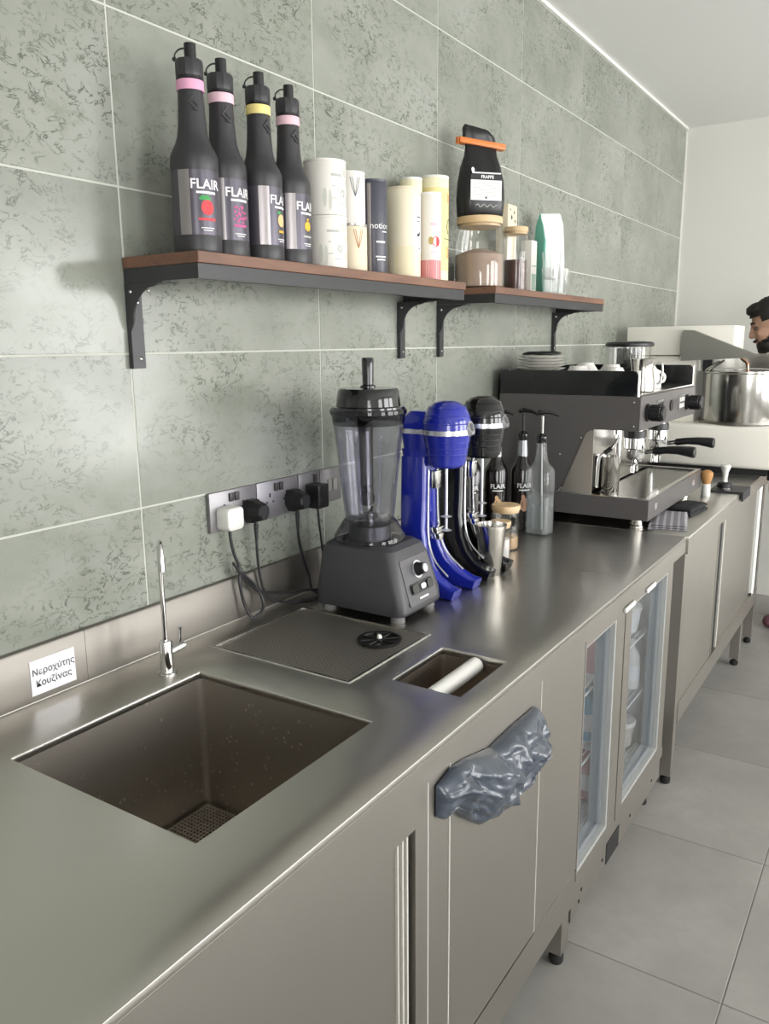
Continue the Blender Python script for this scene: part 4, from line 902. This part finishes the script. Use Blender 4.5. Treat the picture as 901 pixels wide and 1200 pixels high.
q = thing('glass_tumbler', 'small clear glass behind the saucer stack at the wall', 'glass', (.055, EY+.045, ZWm), 0); obj('bowl', shell(NB(), [(.009, 0), (.010, .003), (.0125, .078)], .0015, 18), M_GLASS, q); obj('base', lathe(NB(), [(.008, .002), (.008, .006)], 18), M_GLASS, q)

# ================================================================ GRINDER behind the machine
t = thing('coffee_grinder', 'coffee grinder with a clear hopper and black disc lid behind the espresso machine', 'grinder', (.215, 2.46, ZT))
obj('body', loft(NB(), [quad(-.09, .10, -.085, .085, .03, 0), quad(-.09, .10, -.085, .085, .03, .04), quad(-.085, .05, -.07, .07, .03, .06), quad(-.085, .06, -.07, .07, .03, .36), quad(-.06, .06, -.06, .06, .03, .40)]), M_MATTBLACK, t)
hp_ = obj('hopper', shell(NB(), [(.030, .40), (.034, .43), (.082, .50), (.088, .52), (.088, .59)], .0025, 36), M_GLASS, t)
obj('hopper_collar', lathe(NB(), [(.050, .40), (.050, .425), (.04, .44), (.036, .44)], 28), M_STEEL, t)
obj('lid', lathe(NB(), [(.094, .5905), (.100, .594), (.100, .604), (.094, .610), (.05, .614), (.02, .614)], 40), M_BLACK, t)
obj('spout', B(.062, .10, -.02, .02, .24, .33), M_BLACK, t, bev=.005)
obj('hopper_shutter', lathe(NB(), [(.052, .455), (.052, .585)], 24, cap=False), glass_mat('hopper_insert', 'D9D9D9', .75, .1), hp_)

# ================================================================ CLOTHS, TAMPER, BRUSH
def cloth(name, lab, x, y, rz, wx, wy, h, m, layers):
    t = thing(name, lab, 'cloth', (x, y, ZT+.0006), rz)
    for k in range(layers):
        bm = NB(); N = 12; z0 = k*h/layers; th = h/layers
        g = [[None]*(N+1) for _ in range(N+1)]; g2 = [[None]*(N+1) for _ in range(N+1)]
        for i in range(N+1):
            for j in range(N+1):
                px, py = (i/N-.5)*wx*(1-.03*k), (j/N-.5)*wy*(1-.025*k); e = min(i, N-i, j, N-j)/N
                wv = .0016*noise.noise(Vector((px*30, py*30, k*3+1)))
                g[i][j] = bm.verts.new((px, py, z0+(0 if k == 0 else wv))); g2[i][j] = bm.verts.new((px, py, z0+th*.86*(1 if e > .01 else .55)+wv+.0008))
        for i in range(N):
            for j in range(N):
                bm.faces.new((g[i][j], g[i][j+1], g[i+1][j+1], g[i+1][j])); bm.faces.new((g2[i][j], g2[i+1][j], g2[i+1][j+1], g2[i][j+1]))
        for i in range(N):
            for a, b in (((i, 0), (i+1, 0)), ((i+1, N), (i, N)), ((0, i+1), (0, i)), ((N, i), (N, i+1))): bm.faces.new((g[a[0]][a[1]], g[b[0]][b[1]], g2[b[0]][b[1]], g2[a[0]][a[1]]))
        obj('fold', bm, m, t, ang=50)
def striped():
    m = mat('grey_striped_cloth', '8E8C90', .9); tt = NT(m); v = tt.coords((1, 1, 1), False); wv = tt.add('ShaderNodeTexWave'); wv.inputs['Scale'].default_value = 14; tt.link(v, wv.inputs['Vector'])
    tt.link(tt.mix(tt.ramp(wv.outputs['Fac'], [(.6, G(0)), (.8, G(1))]), lin('85838A'), lin('B4B2B6')), tt.b.inputs['Base Color']); return m
cloth('folded_cloth', 'folded grey striped cloth at the worktop edge below the espresso machine', .588, 1.765, .22, .125, .24, .021, striped(), 3)
cloth('folded_cloth', 'folded black cloth behind the grey striped cloth', .600, 1.985, -.12, .085, .175, .030, mat('black_cloth', '1C1C1F', .9), 2)
t = thing('tamping_mat', 'black rubber tamping mat hooked over the worktop edge', 'mat', (.655, 2.535, ZT))
bm = NB(); box(bm, -.075, .056, -.085, .085, .0002, .007); box(bm, .0485, .056, -.085, .085, -.03, .0002); obj('pad', bm, mat('mat_black', '2A2A2E', .5), t)
t = thing('coffee_tamper', 'coffee tamper with white handle and black base on the tamping mat', 'tamper', (.625, 2.515, ZT+.0075))
obj('base', lathe(NB(), [(.029, 0), (.029, .022), (.024, .027), (.012, .029)], 28), M_BLACK, t); obj('steel_ring', lathe(NB(), [(.0293, .0), (.0293, .005)], 28, cap=False), M_STEEL, t)
obj('handle', lathe(NB(), [(.011, .029), (.010, .045), (.013, .07), (.020, .088), (.021, .094), (.016, .100), (.006, .102)], 24), M_WPLAS, t)
t = thing('grinder_brush', 'short brush with tan bristles and a white base', 'brush', (.590, 2.33, ZT))
obj('base', lathe(NB(), [(.017, 0), (.018, .003), (.016, .05), (.014, .052)], 20), M_WPLAS, t)
bm = NB(); random.seed(5); lathe(bm, [(.013, .051), (.020, .070), (.024, .090), (.022, .100), (.012, .106)], 24)
for v in bm.verts: v.co.x += .0015*noise.noise(v.co*300); v.co.z += .002*noise.noise(v.co*200)
obj('bristles', bm, mat('tan_bristle', 'B98A58', .8), t)

# ================================================================ PLASTIC BAG over the waste drawer
bm = NB(); NS, NTt = 100, 40
topc = [(0, .807), (.05, .817), (.095, .811), (.143, .799), (.188, .788), (.269, .789), (.392, .786), (.43, .754)]
botc = [(0, .753), (.02, .738), (.05, .742), (.085, .706), (.139, .665), (.202, .647), (.278, .636), (.36, .644), (.43, .660)]
def interp(c, s):
    for (a, b), (a2, b2) in zip(c[:-1], c[1:]):
        if s <= a2: return b+(b2-b)*(s-a)/(a2-a)
    return c[-1][1]
bag = thing('bin_bag', 'crumpled dark blue-grey plastic bag hanging over the waste drawer front', 'bag', (XP+.0025, -.03, .62))
rows = []; random.seed(11); CS, CT = 13, 6
cg = [[random.uniform(-1, 1) for _ in range(CT+1)] for _ in range(CS+1)]
cgl = [[random.uniform(-1, 1) for _ in range(CT*3+1)] for _ in range(CS*3+1)]
def facet(g, a, b, n, m):
    "piecewise planar crumple: linear over the triangles of a coarse grid"
    x, y = a*n, b*m; i, j = min(int(x), n-1), min(int(y), m-1); u, v = x-i, y-j
    if (i+j) % 2: return g[i][j]+(g[i+1][j]-g[i][j])*u+(g[i+1][j+1]-g[i+1][j])*v if u > v else g[i][j]+(g[i+1][j+1]-g[i][j+1])*u+(g[i][j+1]-g[i][j])*v
    return g[i][j]+(g[i+1][j]-g[i][j])*u+(g[i][j+1]-g[i][j])*v if u+v < 1 else g[i+1][j+1]+(g[i][j+1]-g[i+1][j+1])*(1-u)+(g[i+1][j]-g[i+1][j+1])*(1-v)
for i in range(NS+1):
    s = .43*i/NS; zt, zb = interp(topc, s), interp(botc, s); row = []
    for j in range(NTt+1):
        q = j/NTt; z = zt+(zb-zt)*q; e = math.sin(PI*min(1, max(0, s/.43)))**.35
        bul = (.010+.040*math.sin(PI*q**.75)**.7)*e
        wa, wb = min(1, max(0, i/NS+.03*noise.noise(Vector((s*14, q*3, 1))))), min(1, max(0, q+.07*noise.noise(Vector((s*12, q*3, 8)))))
        cr = .015*facet(cg, wa, wb, CS, CT)+.004*facet(cgl, wa, wb, CS*3, CT*3)
        ed = min(1, 6*q*(1-q)+.05)*min(1, 8*(s/.43)*(1-s/.43)+.05)
        row.append(Vector((max(.0012, bul+cr*ed), s, z-.62)))
    rows.append(row)
V = [[bm.verts.new(p) for p in r] for r in rows]
for i in range(NS):
    for j in range(NTt): bm.faces.new((V[i][j], V[i+1][j], V[i+1][j+1], V[i][j+1]))
Vb = {}
edge = [(i, 0) for i in range(NS)]+[(NS, j) for j in range(NTt)]+[(i, NTt) for i in range(NS, 0, -1)]+[(0, j) for j in range(NTt, 0, -1)]
vb = [bm.verts.new((.0003, V[i][j].co.y, V[i][j].co.z)) for i, j in edge]
for k in range(len(edge)):
    a, b = edge[k], edge[(k+1) % len(edge)]; bm.faces.new((V[a[0]][a[1]], vb[k], vb[(k+1) % len(edge)], V[b[0]][b[1]]))
obj('film', bm, mat('blue_grey_film', '434A55', .24, coat=.2), bag, ang=60)
bm = NB(); tube(bm, catmull([(.020+.010*math.sin(k*2.1), .215+.030*k, interp(botc, .215+.030*k)-.62+.028-.002*k+.004*math.sin(k*1.7)) for k in range(8)], 4), [.0015+.0035*math.sin(PI*min(1, k/29+.02))**.5 for k in range(29)], 8); obj('rolled_edge', bm, mat('blue_grey_film', '', 0), bag)

# ================================================================ DOUGH MIXER at the end
t = thing('dough_mixer', 'cream enamelled dough mixer with a large steel bowl at the end of the worktop', 'dough mixer', (0, 0, 0))
obj('body', B(.08, .82, 2.845, 3.20, .925, 1.118), M_ENAMEL, t, bev=.02, seg=3)
obj('column', B(.08, .385, 2.95, 3.19, 1.1, 1.425), M_ENAMEL, t, bev=.012, seg=3)
hd = obj('motor_head', B(.06, .545, 2.93, 3.17, 1.428, 1.56), M_ENAMEL, t, bev=.004)
bm = NB(); prism(bm, [(.325, 1.402), (.325, 1.535), (.335, 1.542), (.375, 1.54), (.66, 1.425), (.64, 1.418)], 'y', 2.895, 2.928); obj('guard', bm, mat('guard_grey', 'A7A69F', .35, .8), t)
bw = obj('bowl', shell(NB(), [(.160, 1.1185), (.176, 1.124), (.180, 1.135), (.180, 1.345), (.186, 1.350), (.186, 1.356)], .002, 56, (.585, 3.03)), M_STEEL, t)
obj('bowl_foot', lathe(NB(), [(.184, 1.1182), (.186, 1.122), (.184, 1.130), (.178, 1.132)], 56, (.585, 3.03)), M_DSTEEL, bw)
bm = NB(); ring = [(.585+.175*math.cos(a), 3.03+.175*math.sin(a)) for a in [PI*k/20 for k in range(21)]]
loft(bm, [[(x, y, z) for x, y in ring+[(.585+(x-.585)*.985, 3.03+(y-3.03)*.985) for x, y in ring[::-1]]] for z in (1.362, 1.43)]); obj('bowl_guard', bm, mat('guard_grey', '', 0), t)
bm = NB(); box(bm, .415, .455, 2.94, 2.97, 1.355, 1.427); obj('bracket', bm, M_MATTBLACK, t)
obj('hook_arm', tube(NB(), catmull([(.56, 3.0, 1.44), (.575, 2.99, 1.41), (.60, 2.985, 1.385), (.60, 2.99, 1.30), (.57, 3.03, 1.2)], 6), .008, 10), mat('copper_hook', 'C79C88', .25, 1), t)
bm = NB(); tube(bm, [(.43, 2.93, 1.36), (.49, 2.93, 1.40)], .005, 8); tube(bm, [(.445, 2.93, 1.36), (.51, 2.93, 1.405)], .005, 8); obj('guard_strut', bm, M_STEEL, t)
for x in (.12, .76):
    for y in (2.88, 3.15): obj('foot', lathe(NB(), [(.025, .8803), (.025, .926)], 16, (x, y)), M_RUBBER, t)
obj('base_plate', B(.15, .73, 2.875, 3.17, .895, .926), M_RUBBER, t)

# ================================================================ PERSON beyond the mixer
def build_person():
    bm = NB(); V = Vector
    def limb(pts): # tapered capsule chain
        for (a, ra), (b, rb) in zip(pts[:-1], pts[1:]):
            a, b = V(a), V(b); n = 5
            tube(bm, [a+(b-a)*k/n for k in range(n+1)], [ra+(rb-ra)*k/n for k in range(n+1)], 16)
        for a, ra in pts: ell(bm, a, (ra, ra, ra), 14, 10)
    # torso, leaning towards the bowl (-X)
    for c, r in (((.90, 3.58, .96), (.125, .165, .13)), ((.885, 3.575, 1.08), (.115, .155, .14)), ((.85, 3.56, 1.22), (.125, .172, .15)), ((.82, 3.545, 1.34), (.115, .18, .12)), ((.79, 3.53, 1.41), (.085, .17, .06))): ell(bm, c, r, 24, 16)
    limb([((.775, 3.52, 1.42), .062), ((.715, 3.475, 1.50), .058)])
    for s, sh in ((-1, (.805, 3.365, 1.40)), (1, (.80, 3.70, 1.40))):
        el = (sh[0]+.06, sh[1]+s*.05, 1.11); wr = (sh[0]-.06, sh[1]+s*.03, .90); pm = (wr[0]-.02, wr[1], .83)
        limb([(sh, .062), ((sh[0]+.03, sh[1]+s*.03, 1.25), .053), (el, .043), ((wr[0]+.05, wr[1]+s*.01, 1.0), .040), (wr, .027)])
        limb([(wr, .026), (pm, .030)]); ell(bm, (pm[0]-.004, pm[1], .825), (.038, .019, .042), 12, 8)
        for k, (dx, L) in enumerate(((-.030, .068), (-.010, .078), (.010, .074), (.029, .058))):
            a = (pm[0]+dx, pm[1], .800); b = (pm[0]+dx*1.15+.002, pm[1]-s*.006, .800-L*.5); c = (pm[0]+dx*1.1+.006, pm[1]-s*.018, .800-L)
            limb([(a, .0095), (b, .009), (c, .0078)])
        limb([((pm[0]-.026, pm[1]-s*.004, .848), .012), ((pm[0]-.050, pm[1]-s*.012, .822), .0105), ((pm[0]-.056, pm[1]-s*.018, .792), .0088)])
    for s, fx in ((-1, .80), (1, .83)):
        y = 3.565+s*.095; limb([((.90, y, .92), .098), ((.885, y, .72), .082), ((.865, y, .50), .060), ((.88, y, .33), .058), ((.895, y, .10), .042)])
        limb([((.90, y, .065), .040), ((fx+.03, y, .045), .040), ((fx-.07, y, .035), .036)])
    # head: local axes f (face), l (left ear), u (up)
    hc = V((.628, 3.42, 1.566)); yaw, pit = math.radians(12), math.radians(20)
    f = V((-math.cos(yaw)*math.cos(pit), -math.sin(yaw)*math.cos(pit), -math.sin(pit))); l = V((math.sin(yaw), -math.cos(yaw), 0)); u = f.cross(l)
    HM = Matrix(((f.x, l.x, u.x, hc.x), (f.y, l.y, u.y, hc.y), (f.z, l.z, u.z, hc.z), (0, 0, 0, 1)))
    for c, r in (((-.012, 0, .035), (.098, .076, .086)), ((.028, 0, -.025), (.064, .060, .085)), ((.045, 0, -.078), (.046, .044, .034)), ((.068, 0, -.098), (.024, .022, .018)), ((.076, 0, .030), (.016, .044, .010)), ((.085, 0, -.060), (.012, .022, .007)), ((.084, 0, -.070), (.011, .019, .006)),
                 ((-.008, .078, -.006), (.018, .009, .031)), ((-.008, -.078, -.006), (.018, .009, .031)), ((.062, .038, -.018), (.020, .016, .018)), ((.062, -.038, -.018), (.020, .016, .018)), ((.098, .010, -.026), (.010, .009, .008)), ((.098, -.010, -.026), (.010, .009, .008))):
        ell(bm, c, r, 22, 14, HM)
    tube(bm, [HM @ V(p) for p in ((.086, 0, .028), (.097, 0, .003), (.108, 0, -.020), (.100, 0, -.032))], [.008, .009, .0115, .009], 12)
    me = bpy.data.meshes.new('raw'); bm.to_mesh(me); bm.free()
    o = bpy.data.objects.new('raw', me); COL.objects.link(o)
    m = o.modifiers.new('r', 'REMESH'); m.mode = 'VOXEL'; m.voxel_size = .0055
    s_ = o.modifiers.new('s', 'SMOOTH'); s_.factor = .5; s_.iterations = 3
    bpy.context.view_layer.update()
    me2 = bpy.data.meshes.new_from_object(o.evaluated_get(bpy.context.evaluated_depsgraph_get())); bpy.data.objects.remove(o)
    me2.name = 'body'
    skin = mat('skin', 'BE9680', .55); shirt = mat('dark_shirt', '2E3036', .85); tro = mat('dark_trousers', '24262B', .9); shoe = mat('maroon_shoe', '6B4650', .5)
    me2.materials.clear()
    for k in (skin, shirt, tro, shoe): me2.materials.append(k)
    idx = []
    for p in me2.polygons:
        c = p.center; q = HM.inverted() @ c
        if c.z < .085: i = 3
        elif (c - Vector((.82, 3.53, 1.2))).length > 5: i = 0
        elif c.z > 1.46 and c.x < .745: i = 0
        elif c.z < .98 and abs(c.y-3.565) < .20: i = 2
        elif c.z < 1.04 and abs(c.y-3.55) > .195: i = 0
        else: i = 1
        idx.append(i)
    me2.polygons.foreach_set('material_index', idx); me2.polygons.foreach_set('use_smooth', [True]*len(idx))
    base = Vector((.85, 3.565, 0))
    t = thing('person', 'dark-haired bearded person looking down beyond the dough mixer', 'person', tuple(base))
    me2.transform(Matrix.Translation(-base)); obj('body', me2, None, t)
    def patch_ell(name, parts, mt, keep, amp):
        b = NB()
        for c, r in parts: ell(b, c, r, 40, 28)
        bmesh.ops.delete(b, geom=[x for x in b.faces if not keep(x.calc_center_median())], context='FACES')
        for v in b.verts: v.co += v.co.normalized()*amp*noise.noise(v.co*110)
        for v in b.verts: v.co = (HM @ v.co)-base
        return obj(name, b, mt, t, ang=180)
    hair = mat('black_hair', '17130F', .6); tn = NT(hair); tn.bump(tn.noise(tn.coords((30, 30, 30), False), 8, 3), .6, .004)
    patch_ell('hair', [((-.016, 0, .042), (.106, .085, .098)), ((.045, 0, .098), (.052, .056, .032))], hair, lambda c: c.z > .066 if c.x > .05 else (c.z > .035-.9*max(0, -.02-c.x+.03) or c.x < -.035) if abs(c.y) > .04 else (c.x < .06 and c.z > -.06) or c.z > .07, .006)
    patch_ell('beard', [((.044, 0, -.080), (.053, .052, .042)), ((.070, 0, -.100), (.028, .030, .024)), ((.024, 0, -.040), (.060, .065, .060))], hair, lambda c: (c.z < -.056+.03*max(0, .05-c.x)/.05 and c.x > -.03) or (c.x < .022 and abs(c.y) > .045 and c.z < .02 and c.x > -.03), .003)
    patch_ell('moustache', [((.092, 0, -.050), (.014, .030, .008))], hair, lambda c: True, .002)
    for s in (-1, 1):
        b = NB(); tube(b, [HM @ Vector(p) - base for p in ((.088, s*.012, .034), (.086, s*.030, .040), (.074, s*.048, .034))], [.005, .006, .003], 8); obj('eyebrow', b, hair, t)
        b = NB(); ell(b, (.076, s*.031, .010), (.012, .014, .009), 12, 8)
        for v in b.verts: v.co = (HM @ v.co)-base
        e = obj('eye', b, mat('shadowed_eye', '4A3A33', .3), t)  # dark all over, the shadow on the lowered eye is in its colour
build_person()
